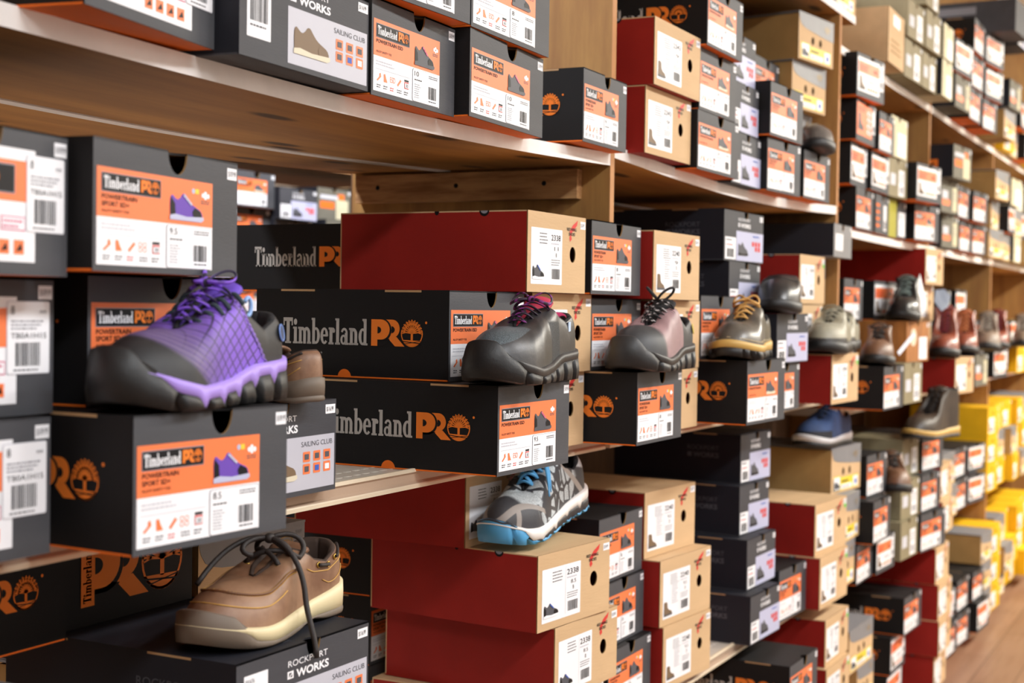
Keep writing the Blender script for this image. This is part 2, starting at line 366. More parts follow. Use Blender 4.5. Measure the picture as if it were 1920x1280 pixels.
def t_label(style, size):
    mb = MB(); P = Print(mb, 'front'); w_, h = W0, H0
    A = lambda v: v*w_
    B = lambda v: v*h
    name = {'TE': ('POWERTRAIN ESD', None), 'TS': ('POWERTRAIN', 'SPORT SD+'), 'TP': ('POWERTRAIN', 'SPORT SD+'), 'TG': ('DRIVETRAIN', None)}[style]
    shoe = {'TE': (Mdg, Mbk, Mdg, Mpk), 'TS': (Mdg, Mbk, Mdg, None), 'TP': (Mpur, Mbk, Mlil, Mlil), 'TG': (Mdg, Mdg, Mcr, None)}[style]
    P.rect(A(.02), B(.41), A(.80), B(.785), Morp, 1); P.rect(A(.02), B(.05), A(.80), B(.41), Mwht, 1)
    P.rect(A(.045), B(.60), A(.425), B(.745), Mgy, 2); P.rect(A(.049), B(.607), A(.421), B(.738), Mbk, 3)
    serif(P, 'Timberland', A(.058), B(.628), .0072, A(.22), Mwht, 4); pro(P, A(.285), B(.628), .0118, Mlogo, Mbk, 4)
    P.text(name[0], A(.048), B(.545), B(.038), Mbk, 2, .02, A(.22 if name[1] else .30))
    if name[1]: P.text(name[1], A(.048), B(.492), B(.038), Mbk, 2, .02, A(.17))
    P.text('ALLOY SAFETY TOE', A(.048), B(.448), B(.022), Mbk, 2, .01, A(.17))
    pic(P, A(.49), B(.445), A(.23), *shoe[:3], k=2, lace=shoe[3])
    for dx, dy in ((0, 0), (.02, .012), (-.018, .014), (0, .03)): P.disc(A(.745+dx), B(.66+dy), A(.011), B(.02), Mwht, 2)
    P.fine(A(.71), B(.60), A(.79), B(.635), 2, Mdg, 2, 5)
    if style in ('TS', 'TP'): P.disc(A(.655), B(.70), A(.012), B(.022), Mlil, 2); P.rect(A(.668), B(.68), A(.695), B(.72), Mylw, 2)
    P.fine(A(.045), B(.315), A(.30), B(.375), 2, Mlgy, 2, 2); P.rect(A(.04), B(.277), A(.44), B(.282), Mlgy, 2)
    def sock(x):
        P.poly([(A(x), B(.165)), (A(x+.012), B(.155)), (A(x+.05), B(.205)), (A(x+.045), B(.245)), (A(x+.03), B(.235)), (A(x+.03), B(.205))], Morp, 2)
    sock(.055); P.poly([(A(.135), B(.16)), (A(.175), B(.16)), (A(.16), B(.205)), (A(.15), B(.245)), (A(.133), B(.24))], Morp, 2)
    if style == 'TE': P.text('ESD', A(.205), B(.175), B(.058), Morp, 2, 0, A(.06))
    else: P.poly([(A(.21), B(.17)), (A(.222), B(.155)), (A(.26), B(.22)), (A(.248), B(.237))], Morp, 2)
    if style == 'TE': P.poly([(A(.285), B(.17)), (A(.297), B(.155)), (A(.335), B(.22)), (A(.323), B(.237))], Morp, 2)
    else:
        for dx in (.29, .32): P.arc(A(dx), B(.22), A(.013), B(.02), A(.003), B(.005), 0, 360, Morp, 2); P.arc(A(dx), B(.18), A(.013), B(.02), A(.003), B(.005), 0, 360, Morp, 2)
    P.rect(A(.37), B(.155), A(.42), B(.225), Mrd, 2); P.rect(A(.374), B(.163), A(.416), B(.213), Mwht, 3); P.text('30', A(.381), B(.17), B(.035), Mdg, 4, 0, A(.028)); P.rect(A(.37), B(.23), A(.42), B(.25), Mbk, 2)
    for x in (.055, .13, .205, .285, .365): P.fine(A(x), B(.085), A(x+.055), B(.13), 2, Mdg if x != .205 else Mrd, 2, int(x*100))
    # size sticker
    P.rect(A(.463), B(.052), A(.795), B(.40), Mgy, 2, .003); P.rect(A(.466), B(.055), A(.792), B(.396), Mwht, 3, .003)
    P.text(size, A(.485), B(.325), B(.052), Mbk, 4, 0, A(.022*len(size.replace('.', ''))+.008)); P.fine(A(.66), B(.335), A(.785), B(.375), 2, Mdg, 4, 7)
    P.fine(A(.485), B(.275), A(.58), B(.30), 1, Mbk, 4, 3); P.fine(A(.485), B(.09), A(.56), B(.25), 7, Mgy, 4, 9, .3); P.bars(A(.655), B(.115), A(.755), B(.25), Mbk, 4, 3); P.fine(A(.66), B(.08), A(.755), B(.105), 1, Mdg, 4, 1)
    return mb.mesh('label')
LABELS = {}
def tim(style, size='8', nav=False):
    key = (style, size)
    if key in PROTO: return PROTO[key]
    if 'T' not in LABELS:
        body, lid = card(W0, H0, DP, Mslate, Mblack, Mblack, Mor, notch=(.545, .0155, .0225))
        LABELS['T'] = body; LABELS['Tl'] = lid.mesh('lid')
        mb, P = seams(W0, H0); serif(P, 'Timberland', -.280, .0445, .0232, .147, Mgrey, 2); pro(P, -.1265, .0445, .0358, Mlogo, Mblack, 2)
        P.arc(-.1385, .0775, .0022, .0022, .0005, .0005, 0, 360, Mgrey, 2, 10); P.arc(-.0365, .077, .0018, .0018, .0018, .0018, 0, 360, Mlogo, 2, 10)
        LABELS['Ts'] = mb.mesh('side_print'); LABELS['Tp'] = sticker(W0, H0, txt='$109.99').mesh('price_sticker')
    lab = t_label(style, size)
    return mkproto(key, LABELS['T'], LABELS['Tl'], [('label', lab), ('side_print', LABELS['Ts']), ('price_sticker', LABELS['Tp'])])
def t2(style, size='8'):
    key = (style, size)
    if key in PROTO: return PROTO[key]
    w_, h = W0, H0; A = lambda v: v*w_; B = lambda v: v*h
    tim('TS')
    mb = MB(); P = Print(mb, 'front')
    if style == 'TB':
        P.rect(A(.02), B(.09), A(.80), B(.86), Mwht, 1); P.rect(A(.02), B(.50), A(.80), B(.78), Morp, 2)
        P.rect(A(.10), B(.55), A(.68), B(.75), Mgy, 3); P.rect(A(.106), B(.56), A(.674), B(.74), Mbk, 4); serif(P, 'Timberland', A(.13), B(.59), .0085, A(.26), Mwht, 5); pro(P, A(.41), B(.59), .0165, Mlogo, Mbk, 5)
        pic(P, A(.14), B(.22), A(.24), Mdg, Mbk, Mdg, k=2)
        for i in range(4): P.rect(A(.42+.085*i), B(.14), A(.48+.085*i), B(.24), Morp, 2); P.poly([(A(.43+.085*i), B(.16)), (A(.47+.085*i), B(.17)), (A(.46+.085*i), B(.22))], Mbk, 3)
        P.rect(A(.60), B(.30), A(.74), B(.40), Mpk, 2); P.rect(A(.605), B(.31), A(.735), B(.39), Mwht, 3); P.fine(A(.61), B(.315), A(.73), B(.385), 2, Mpk, 4, 4)
        P.rect(A(.745), B(.30), A(.975), B(.83), Mlgy, 3, .002); P.rect(A(.748), B(.305), A(.972), B(.825), Mwht, 4, .002)
        P.text(size, A(.765), B(.735), B(.06), Mbk, 5, 0, A(.02*len(size))); P.text('M/M', A(.92), B(.74), B(.025), Mdg, 5)
        P.fine(A(.765), B(.62), A(.95), B(.70), 3, Mgy, 5, 8); P.text('TB0A1H1S', A(.765), B(.56), B(.04), Mbk, 5, 0, A(.19)); P.bars(A(.79), B(.36), A(.92), B(.53), Mbk, 5, 6); P.fine(A(.78), B(.32), A(.92), B(.345), 1, Mdg, 5, 3)
    elif style == 'T2':
        P.rect(A(.03), B(.13), A(.82), B(.90), Mwht, 1); P.rect(A(.05), B(.55), A(.80), B(.82), Morp, 2); P.text('PRO', A(.60), B(.62), B(.09), Mbk, 3, .02, A(.14)); P.fine(A(.08), B(.60), A(.45), B(.76), 3, Mrd, 3, 3)
        pic(P, A(.09), B(.18), A(.20), Mbr, Mbr, Mbk, k=2, boot=True)
        P.fine(A(.40), B(.34), A(.74), B(.46), 2, Mgy, 2, 9)
        for i in range(5): P.rect(A(.36+.085*i), B(.18), A(.42+.085*i), B(.26), Morp, 2)
        P.rect(A(.80), B(.28), A(.965), B(.86), Mlgy, 3); P.rect(A(.803), B(.285), A(.962), B(.855), Mwht, 4); P.bars(A(.83), B(.34), A(.93), B(.5), Mdg, 5, 3); P.fine(A(.82), B(.6), A(.94), B(.8), 3, Mgy, 5, 3)
    elif style == 'TO':
        P.rect(A(.02), B(.15), A(.80), B(.92), Morp, 1); pic(P, A(.09), B(.28), A(.26), Mdg, Mbk, Mdg, k=2, boot=True); P.fine(A(.08), B(.72), A(.5), B(.85), 2, Mrd, 2, 3)
        for i in range(4): P.rect(A(.55), B(.25+.15*i), A(.75), B(.34+.15*i), Mwht, 2); P.rect(A(.60), B(.27+.15*i), A(.70), B(.32+.15*i), Mrd, 3)
        P.rect(A(.82), B(.30), A(.965), B(.86), Mwht, 2); P.bars(A(.84), B(.34), A(.94), B(.5), Mdg, 3, 3)
    elif style == 'TD':
        P.rect(A(.04), B(.1), A(.55), B(.85), Mdg, 1)
        for i in range(4): P.rect(A(.06), B(.16+.17*i), A(.30), B(.24+.17*i), Mor, 2)
        P.rect(A(.60), B(.1), A(.8), B(.75), Mwht, 1); P.bars(A(.62), B(.15), A(.78), B(.35), Mdg, 2, 3)
    elif style == 'TY':
        P.rect(A(0), B(0), A(.48), B(1), Myg, 1); P.rect(A(.60), B(.06), A(.94), B(.70), Mwht, 1); P.text('R', A(.70), B(.22), B(.16), Mdg, 2, .02); P.fine(A(.63), B(.5), A(.9), B(.66), 3, Mgy, 2, 3)
    side = LABELS['Ts']
    return mkproto(key, LABELS['T'], LABELS['Tl'], [('label', mb), ('side_print', side), ('price_sticker', LABELS['Tp'])])
def rw(key, num='2338', size='8.5', green=False, h=.121, boot=False):
    if key in PROTO: return PROTO[key]
    w_ = .222; A = lambda v: v*w_; B = lambda v: v*h
    body, lid = card(w_, h, DP, Mk, Mred, Mk, Mred, hole=(.765, .50, .0115, .0125), backm=Mk)
    mb = MB(); P = Print(mb, 'front')
    P.rect(A(.055), B(.10), A(.575), B(.80), Mwht, 1, .0015); P.rect(A(.365), B(.14), A(.368), B(.78), Mlgy, 2)
    P.text(num, A(.385), B(.655), B(.075), Mbk, 2, .01, A(.16)); P.text(size, A(.44), B(.53), B(.05), Mbk, 2, 0, A(.07)); P.text('B' if not boot else 'D', A(.465), B(.45), B(.05), Mbk, 2)
    P.fine(A(.385), B(.60), A(.55), B(.64), 1, Mlgy, 2, 5); P.fine(A(.19), B(.60), A(.35), B(.76), 5 if boot else 4, Mdg, 2, 6, .3)
    if boot: P.fine(A(.22), B(.30), A(.34), B(.6), 9, Mgy, 2, 7, .3)
    P.fine(A(.39), B(.34), A(.55), B(.43), 3, Mdg, 2, 3, .3); P.bars(A(.40), B(.17), A(.54), B(.30), Mbk, 2, 4)
    if boot: pic(P, A(.075), B(.14), A(.15), Mbr, Mbr, Mdg, 2, boot=True)
    else: pic(P, A(.08), B(.16), A(.19), Mdg, Mbk, Mwht, 2, lace=Mblu)
    lg = MB(); P = Print(lg, 'front')
    P.poly([(A(.70), B(.79)), (A(.76), B(.885)), (A(.85), B(.955)), (A(.835), B(.885)), (A(.80), B(.845)), (A(.80), B(.815)), (A(.755), B(.80)), (A(.735), B(.74)), (A(.745), B(.70)), (A(.715), B(.665)), (A(.70), B(.71)), (A(.715), B(.765))], Mrd, 1)
    P.text('RED WING', A(.655), B(.805), B(.042), Mbk, 2, .02, A(.17)); P.text('SHOES', A(.69), B(.745), B(.042), Mbk, 2, .02, A(.11))
    P = Print(lid, 'side'); P.arc(-.073, h, .0085, .0085, .0085, .0085, 180, 360, Mbk, 1); P.arc(-.073, h, .006, .0045, .006, .0045, 180, 360, Mgy, 2); P.arc(-.155, h, .004, .006, .004, .006, 180, 360, Mbk, 1)
    st = sticker(w_, h, txt='$124.99', a0=.90)
    if green: Print(st, 'front').disc(A(.945), B(.81), A(.028), B(.05), Mgrn, 3)
    return mkproto(key, body, lid, [('label', mb), ('logo', lg), ('price_sticker', st)])
def rp(key, sail=False):
    if key in PROTO: return PROTO[key]
    w_, h = .235, .1105; A = lambda v: v*w_; B = lambda v: v*h
    fr = Mrs
    body, lid = card(w_, h, DP, fr, Mnavy, Mnavy, Mrs, notch=(.55, .0125, .019))
    mb = MB(); P = Print(mb, 'front'); x = .33 if sail else .32
    P.text('ROCKPORT', A(x+.03), B(.80), B(.062), Mwht, 1, 0, A(.30)); P.text('WORKS', A(x+.09), B(.675), B(.085), Mwht, 1, .03, A(.25)); P.rect(A(x+.025), B(.685), A(x+.07), B(.76), Mwht, 1); P.rect(A(x+.036), B(.70), A(x+.059), B(.745), fr, 2); P.line(A(x+.036), B(.70), A(x+.059), B(.745), .0012, Mwht, 3)
    lb = MB(); P = Print(lb, 'front')
    if sail:
        P.rect(A(.34), B(.055), A(.985), B(.625), Mlg, 1); P.text('SAILING CLUB', A(.70), B(.515), B(.055), Mdg, 2, 0, A(.265)); pic(P, A(.385), B(.17), A(.27), Mbr, Mbr, Mcr, 2)
        for i in range(3):
            for j in range(2): P.rect(A(.715+.087*i), B(.35-.13*j), A(.775+.087*i), B(.46-.13*j), Morp, 2, .0012); P.rect(A(.727+.087*i), B(.375-.13*j), A(.763+.087*i), B(.435-.13*j), Mdg if (i, j) not in ((1, 1), (2, 1)) else (Mblu if i == 1 else Mwht), 3)
        P.rect(A(.05), B(.20), A(.215), B(.86), Mwht, 1, .001); P.text("WOMEN'S", A(.06), B(.69), B(.04), Mrd, 2, 0, A(.08)); P.text('10.5 M', A(.15), B(.69), B(.035), Mbk, 2, 0, A(.055)); P.text('RK676', A(.06), B(.78), B(.04), Mdg, 2, 0, A(.06)); P.bars(A(.07), B(.36), A(.195), B(.62), Mbk, 2, 5); P.fine(A(.07), B(.30), A(.19), B(.34), 1, Mdg, 2, 3)
    else:
        P.rect(A(.30), B(.02), A(1), B(.60), Mlil, 1); P.fine(A(.72), B(.50), A(.93), B(.56), 1, Mblu, 2, 5); pic(P, A(.35), B(.12), A(.24), Mdg, Mdg, Mbk, 2)
        for i in range(3):
            for j in range(2): P.rect(A(.70+.08*i), B(.33-.10*j), A(.76+.08*i), B(.42-.10*j), Mrd, 2) if not (i == 0 and j) else None
        P.rect(A(.025), B(.03), A(.285), B(.46), Mwht, 2); P.fine(A(.05), B(.38), A(.20), B(.44), 1, Mdg, 3, 3); P.fine(A(.05), B(.29), A(.22), B(.34), 1, Mrd, 3, 4); P.bars(A(.07), B(.07), A(.24), B(.24), Mbk, 3, 5)
    sd = MB(); P = Print(sd, 'side'); P.text('ROCKPORT', -.135, .072, .010, Mdg, 1, 0, .08); P.text('WORKS', -.12, .055, .0115, Mdg, 1, .03, .065); P.rect(-.135, .056, -.124, .066, Mdg, 1)
    P = Print(lid, 'side')
    for x0, x1 in ((-.285, -.235), (-.12, -.06)): P.rect(x0, h-.003, x1, h-.0004, Mtan, 1)
    lt = MB(); P = Print(lt, 'top'); P.pt = lambda a_, b, k: (-.09+a_, .10+b, h+.0003*k); P.text('ROCKPORT', -.0, .0, .011, Mdg, 1, 0, .075, rot=PI/2*0); P.text('WORKS', .0, -.016, .011, Mdg, 1, .03, .06)
    return mkproto(key, body, lid, [('logo', mb), ('label', lb), ('side_print', sd), ('lid_print', lt), ('price_sticker', sticker(w_, h, Mbk, '$116.99', .905))])
def keen(key, yellow=False):
    if key in PROTO: return PROTO[key]
    w_, h = .222, .122; A = lambda v: v*w_; B = lambda v: v*h
    cb = Myb if yellow else Mk; sb = Myb if yellow else Mkb
    if yellow:
        body, lid = card(w_, h, DP, cb, sb, Myb, Myb, hole=(.5, .78, .011, .009), inner=Mbk)
        mb = MB(); P = Print(mb, 'front'); P.rect(A(.12), B(.08), A(.62), B(.62), Mwht, 1); pic(P, A(.16), B(.14), A(.2), Mbr, Mbr, Mdg, 2, boot=True); P.fine(A(.40), B(.34), A(.6), B(.55), 4, Mgy, 2, 5); P.bars(A(.42), B(.14), A(.58), B(.28), Mdg, 2, 5)
        return mkproto(key, body, lid, [('label', mb), ('price_sticker', sticker(w_, h))])
    body, _ = card(w_, h-.004, DP, cb, sb, Mkg, sb, holes2=((.40, .47, .0085, .0105), (.62, .47, .0085, .0105)))
    l = MB(); l.box(-DP-.001, -.001, h-.003, .001, w_+.001, h, Mkg)
    sw = [(0, 1.0)]+[(.02+.0, .86)]+[(.06, .76), (.12, .71), (.2, .68), (.6, .615), (1.0, .57)]
    pts = [(A(u), B(v)) for u, v in sw]+[(w_, h-.003)]
    pts[0] = (0, h-.003)
    P = Print(l, 'front'); P.poly(pts, Mkg, 2); n = len(pts)
    l.add([(x, p[0], p[1]) for p in pts for x in (0.0006, .0)], [(2*i, 2*((i+1) % n), 2*((i+1) % n)+1, 2*i+1) for i in range(n)], Mkg)
    mb = MB(); P = Print(mb, 'front'); P.rect(A(.07), B(.05), A(.92), B(.33), Mylw, 1); P.rect(A(.07), B(.05), A(.30), B(.37), Mylw, 1); P.rect(A(.09), B(.075), A(.29), B(.345), Mwht, 2); pic(P, A(.105), B(.10), A(.17), Mdg, Mbk, Mdg, 3)
    P.rect(A(.32), B(.07), A(.70), B(.17), Mwht, 2); P.fine(A(.34), B(.09), A(.68), B(.15), 1, Mgy, 3, 5); P.fine(A(.34), B(.21), A(.66), B(.26), 1, Mbk, 3, 2, .7); P.rect(A(.74), B(.075), A(.90), B(.30), Mwht, 2); P.rect(A(.79), B(.12), A(.86), B(.23), Mblu, 3)
    em = MB(); P = Print(em, 'front', .0003); P.arc(A(.80), B(.80), A(.075), B(.06), A(.006), B(.01), 0, 360, Mgold, 5, 18); P.text('KEEN', A(.75), B(.775), B(.045), Mgold, 5, .01, A(.10)); P.text('UTILITY', A(.755), B(.71), B(.02), Mgold, 5, 0, A(.09))
    return mkproto(key, body, l, [('label', mb), ('logo', em), ('price_sticker', sticker(w_, h-.002, a0=.90))])
def plain(key):
    if key in PROTO: return PROTO[key]
    w_, h, fr, sd, tp = {'OL': (.215, .12, Mol, Mol, Mol), 'OG': (.215, .118, Mog, Mnavy, Mnavy), 'OK': (.22, .118, Mog, Mnavy, Mnavy), 'CR': (.21, .125, Mcm, Mnavy, Mcm), 'KR': (.24, .16, Mk, Mk, Mk), 'GB': (.19, .075, Mkg, Mnavy, Mnavy), 'BR': (.22, .118, Mbw, Mbw, Mk)}[key]
    A = lambda v: v*w_; B = lambda v: v*h
    body, lid = card(w_, h, DP, fr, sd, tp, fr if key != 'OL' else Mol, notch=(.5, .012, .016) if key != 'KR' else None)
    mb = MB(); P = Print(mb, 'front'); ex = []
    if key == 'OL': P.rect(A(.10), B(.30), A(.38), B(.60), Mlgy, 1); P.rect(A(.55), B(.05), A(.86), B(.72), Mwht, 1, .003); P.bars(A(.60), B(.12), A(.80), B(.3), Mgy, 2, 4); P.fine(A(.6), B(.4), A(.82), B(.66), 4, Mgy, 2, 4)
    elif key == 'OG': P.rect(A(.08), B(.42), A(.40), B(.66), Mlgy, 1); P.rect(A(.08), B(.22), A(.52), B(.40), Morp, 1); P.rect(A(.68), B(.08), A(.93), B(.80), Mcm, 1); P.fine(A(.7), B(.4), A(.9), B(.7), 4, Mgy, 2, 3)
    elif key == 'OK': P.rect(A(.08), B(.66), A(.62), B(.78), Mlgy, 1); P.rect(A(.08), B(.36), A(.50), B(.58), Mor, 1); P.rect(A(.55), B(.06), A(.92), B(.66), Mcm, 1); P.rect(A(.6), B(.66), A(.8), B(.85), Mor, 1)
    elif key == 'CR': P.rect(A(.40), B(.05), A(.90), B(.62), Mwht, 1); P.fine(A(.45), B(.3), A(.85), B(.58), 5, Mlgy, 2, 3)
    elif key == 'KR': P.rect(A(.30), B(.72), A(.72), B(.93), Mwht, 1); P.fine(A(.15), B(.2), A(.8), B(.5), 3, Mkd, 1, 5, .3)
    elif key == 'GB': P.rect(A(.1), B(.2), A(.5), B(.7), Mwht, 1)
    elif key == 'BR': P.rect(A(.56), B(.05), A(.92), B(.6), Mwht, 1); P.fine(A(.6), B(.3), A(.88), B(.55), 4, Mlgy, 2, 3); P.disc(A(.3), B(.6), A(.14), B(.22), Mcr, 1)
    pr = [('label', mb)]
    if key == 'OK': s2 = MB(); Q = Print(s2, 'side'); Q.rect(-.115, .03, -.055, .065, Mlogo, 1); Q.text('K', -.105, .035, .024, Mbk, 2, .03); Q.text('<', -.082, .036, .02, Mbk, 2, .03); pr.append(('side_print', s2))
    if key != 'KR': pr.append(('price_sticker', sticker(w_, h)))
    return mkproto(key, body, lid, pr)
def back_logo():
    """the far end of a carton, printed with the large stacked mark"""
    if 'TX' in PROTO: return PROTO['TX']
    tim('TS'); body, lid = card(W0, H0, DP, Mblack, Mblack, Mblack, Mor)
    mb = MB(); P = Print(mb, 'front'); x, y, h = .028, .022, .074
    pro(P, x, y, h, Mlogo, Mblack, 1)
    serif(P, 'Timberland', x+.0165, y+.004, .0085, .062, Mblack, 3, rot=PI/2)
    P.rect(0.0005, .001, .004, .118, Mor, 1)
    return mkproto('TX', body, lid, [('end_print', mb)])
def short_side():
    """carton seen only by its long side, mark cut by the box in front"""
    if 'TM' in PROTO: return PROTO['TM']
    d = .24; body, lid = card(W0, H0, d, Mslate, Mblack, Mblack, Mor)
    mb = MB(); P = Print(mb, 'side'); serif(P, 'Timberland', -.198, .0445, .0232, .126, Mgrey, 2); pro(P, -.066, .0445, .0358, Mlogo, Mblack, 2, tree=False)
    return mkproto('TM', body, lid, [('side_print', mb)])
# ---------------------------------------------------------------- shoes (local frame: heel at x=0, toe towards +x, left side +y)
def ip(t, tab): return float(np.interp(t, [p[0] for p in tab], [p[1] for p in tab]))
def sstep(t, a_, b): q = max(0, min(1, (t-a_)/(b-a_))); return q*q*(3-2*q)
class Last:
    def __init__(s, L=.275, W=.10, tv=.62, topn=((0, .093), (.08, .088), (.2, .073), (.3, .086), (.38, .108), (.5, .094), (.62, .074)), sole=((0, .034), (.25, .030), (.5, .026), (.75, .026), (1, .030)), toe_h=.052, spring=.010, t0=.045, op=.031, opw=(.34, .44), outer=1, slit=.010, bulge=.0):
        s.L, s.W, s.tv, s.top, s.sole, s.toe_h, s.spring, s.t0, s.op, s.opw, s.outer, s.slit, s.bulge = L, W, tv, topn, sole, toe_h, spring, t0, op, opw, outer, slit, bulge
        s.N = 96
    def sp(s, t): return s.spring*max(0, (t-.72)/.28)**2 + .003*max(0, (.08-t)/.08)
    def half(s, t, side):
        lat = ((0, .031), (.15, .033), (.35, .034), (.5, .040), (.65, .048), (.78, .050), (.9, .047), (1, .044)); med = ((0, .031), (.15, .032), (.35, .029), (.5, .034), (.65, .043), (.78, .047), (.9, .046), (1, .044))
        b = ip(t, lat if side == s.outer else med)*s.W/.1
        e = (1-(1-min(t/.11, 1))**2.2)**.5; q = max(0, (t-.70)/.30); e2 = max(0, 1-q**2.5)**.5
        return b*e*e2
    def outline(s, off=0):
        P = []
        for k in range(s.N):
            th = 2*PI*(k+.0)/s.N; t = (1-math.cos(th))/2; side = 1 if th <= PI else -1
            P.append((t*s.L, side*s.half(t, side)-s.outer*.004*t*t, t))
        out = []
        for k in range(s.N):
            a_, b = P[(k+1) % s.N], P[k-1]; dx, dy = a_[0]-b[0], a_[1]-b[1]; n = math.hypot(dx, dy) or 1
            # traverse: heel -> left side -> toe -> right side -> heel, outward normal
            o = off(P[k][2], k) if callable(off) else off
            out.append((P[k][0]-dy/n*o, P[k][1]+dx/n*o, P[k][2]))
        return out
    def rim(s, t):
        tr = s.t0+(s.tv-s.t0)*(1-(1-t)**1.5)
        return tr
    def g(s, tr):
        a_, b = s.opw; w_ = s.op+(s.slit-s.op)*sstep(tr, a_, b)
        if tr < .14: w_ *= (1-(1-max(0, (tr-s.t0))/(.14-s.t0))**2)**.5 if tr > s.t0 else 0
        if tr > s.tv-.06: w_ = w_*(.35+.65*(s.tv-tr)/.06)
        return w_*s.W/.1
    def P(s, k, v, d=0):
        """surface point at outline index k (float ok), height parameter v in 0..1, pushed out by d"""
        def base(kk):
            th = 2*PI*kk/s.N; t = (1-math.cos(th))/2; side = 1 if th <= PI else -1
            return t, side, t*s.L, side*s.half(t, side)-s.outer*.004*t*t
        t, side, x0, y0 = base(k % s.N); z0 = ip(t, s.sole)+s.sp(t)
        tr = s.rim(t); x2 = tr*s.L; y2 = side*s.g(tr)-s.outer*.002; z2 = ip(tr, s.top)
        if s.tv-tr < .004: y2 *= .3
        toe = sstep(t, .55, .85); heel = 1-sstep(t, .0, .2)
        x0 -= .004*toe; ax = .10+.10*toe-.05*heel; bz = .62+.28*sstep(t, .3, .6)
        x1 = x0+(x2-x0)*ax*.8; y1 = y0*(1+.03)+(y2-y0)*ax*.5; z1 = z0+(z2-z0)*bz
        z1 = z1*(1-toe)+(s.sp(t)+s.toe_h+.006)*toe
        x1b = x0+(x2-x0)*.45*toe+(x2-x0)*.2*(1-toe); y1b = y0+(y2-y0)*(.55*toe+.35*(1-toe)); z1b = (z0+(z2-z0)*(.86))*(1-toe)+toe*(s.toe_h+.004+(z2-s.toe_h)*.55+s.sp(t))
        a_ = (1-v)**3; b = 3*v*(1-v)**2; c_ = 3*v*v*(1-v); e = v**3
        p = Vector((a_*x0+b*x1+c_*x1b+e*x2, a_*y0+b*y1+c_*y1b+e*y2, a_*z0+b*z1+c_*z1b+e*z2))
        if d:
            q1 = s.P(k+.3, v); q2 = s.P(k, min(v+.02, 1)); q3 = s.P(k, max(v-.02, 0)); n = (q1-p).cross(q2-q3)
            if n.length > 1e-9: n.normalize()
            c = Vector((s.L*.5, 0, .04)); n = -n if n.dot(p-c) < 0 else n
            p = p+n*d
        return p
    def kt(s, t, side): th = math.acos(1-2*t); return (th if side > 0 else 2*PI-th)*s.N/(2*PI)
def upper_mesh(S, m, nv=16):
    mb = MB(); mb.rings([[S.P(k, i/nv) for k in range(S.N)] for i in range(nv+1)], m); return mb
def lining_mesh(S, m, floor_m=None):
    mb = MB(); R = []
    rim = [S.P(k, 1) for k in range(S.N)]
    def inw(p, d, dz):
        y = p.y; s_ = 1 if y > 0 else -1; yy = s_*max(abs(y)-d, .0012) if abs(y) > .0012 else y
        return Vector((p.x+(d if p.x < S.L*.12 else 0), yy, p.z+dz))
    R.append(rim); R.append([inw(p, .0015, .0022) for p in rim]); R.append([inw(p, .0045, .0016) for p in rim]); R.append([inw(p, .0065, -.004) for p in rim]); R.append([inw(p, .0075, -.018) for p in rim])
    fl = []
    for k in range(S.N):
        q = S.P(k, .1); c = Vector((S.L*.45, 0, q.z)); fl.append(Vector((c.x+(q.x-c.x)*.80, q.y*.80, .038 if q.x < S.L*.6 else .036)))
    R.append([(R[-1][k]*.5+fl[k]*.5) for k in range(S.N)]); R.append(fl)
    mb.rings(R, m, False, True); return mb
def tongue_mesh(S, m, h=.022, wd=.020):
    mb = MB(); R = []
    for i in range(13):
        u = i/12; tr = S.tv-.01-(S.tv-S.opw[0]+.015)*u; z = ip(max(tr, .36), S.top)-.0015+(max(0, u-.72)/.28)*h; w_ = wd*(.55+.5*u)*S.W/.1; x = tr*S.L-(max(0, u-.75))*.012
        ring = []
        for j in range(9): q = (j/8)*2-1; ring.append(Vector((x, q*w_-S.outer*.002, z-.006*q*q)))
        for j in range(8, -1, -1): q = (j/8)*2-1; ring.append(Vector((x-.003, q*w_-S.outer*.002, z-.006*q*q-.004)))
        R.append(ring)
    mb.rings(R, m, True, True); return mb
def sole_mesh(S, m, zb, lug=None, off=.004, inset=.004, arch=0, mid_m=None):
    """outsole from the ground up to zb(t,k)"""
    mb = MB(); N = S.N
    def zbot(t, k):
        z = S.sp(t)+arch*math.exp(-((t-.36)/.10)**2)
        if lug and lug(t, k): z += .0115
        return z
    def o1(t, k): return off if not (lug and lug(t, k)) else -.0035*off/.0065
    a_ = S.outline(-inset); b = S.outline(lambda t, k: o1(t, k)*.8); c = S.outline(o1); d = S.outline(lambda t, k: off*.75); e = S.outline(.0006)
    Z = [zbot(a_[k][2], k) for k in range(N)]; T_ = [zb(a_[k][2], k) for k in range(N)]
    R = [[(a_[k][0], a_[k][1], Z[k]) for k in range(N)], [(b[k][0], b[k][1], Z[k]+.002) for k in range(N)], [(c[k][0], c[k][1], Z[k]+(T_[k]-Z[k])*.45) for k in range(N)], [(d[k][0], d[k][1], T_[k]-.0015) for k in range(N)], [(e[k][0], e[k][1], T_[k]) for k in range(N)]]
    mb.rings(R, m, True, True); return mb
def midsole_mesh(S, m, zb, zt, off=.003):
    mb = MB(); N = S.N; o = S.outline(off); o2 = S.outline(off*1.15); o3 = S.outline(-.0015)
    R = [[(o3[k][0], o3[k][1], zb(o[k][2], k)-.003) for k in range(N)], [(o[k][0], o[k][1], zb(o[k][2], k)-.0012) for k in range(N)], [(o2[k][0], o2[k][1], (zb(o[k][2], k)+zt(o[k][2], k))/2) for k in range(N)], [(o[k][0], o[k][1], zt(o[k][2], k)-.001) for k in range(N)], [(o3[k][0], o3[k][1], zt(o[k][2], k)+.0005) for k in range(N)]]
    mb.rings(R, m, True, True); return mb
def lace_rows(S, n, a_=.40, b=None):
    b = b or S.tv-.035; return [b+(a_-b)*i/(n-1) for i in range(n)]
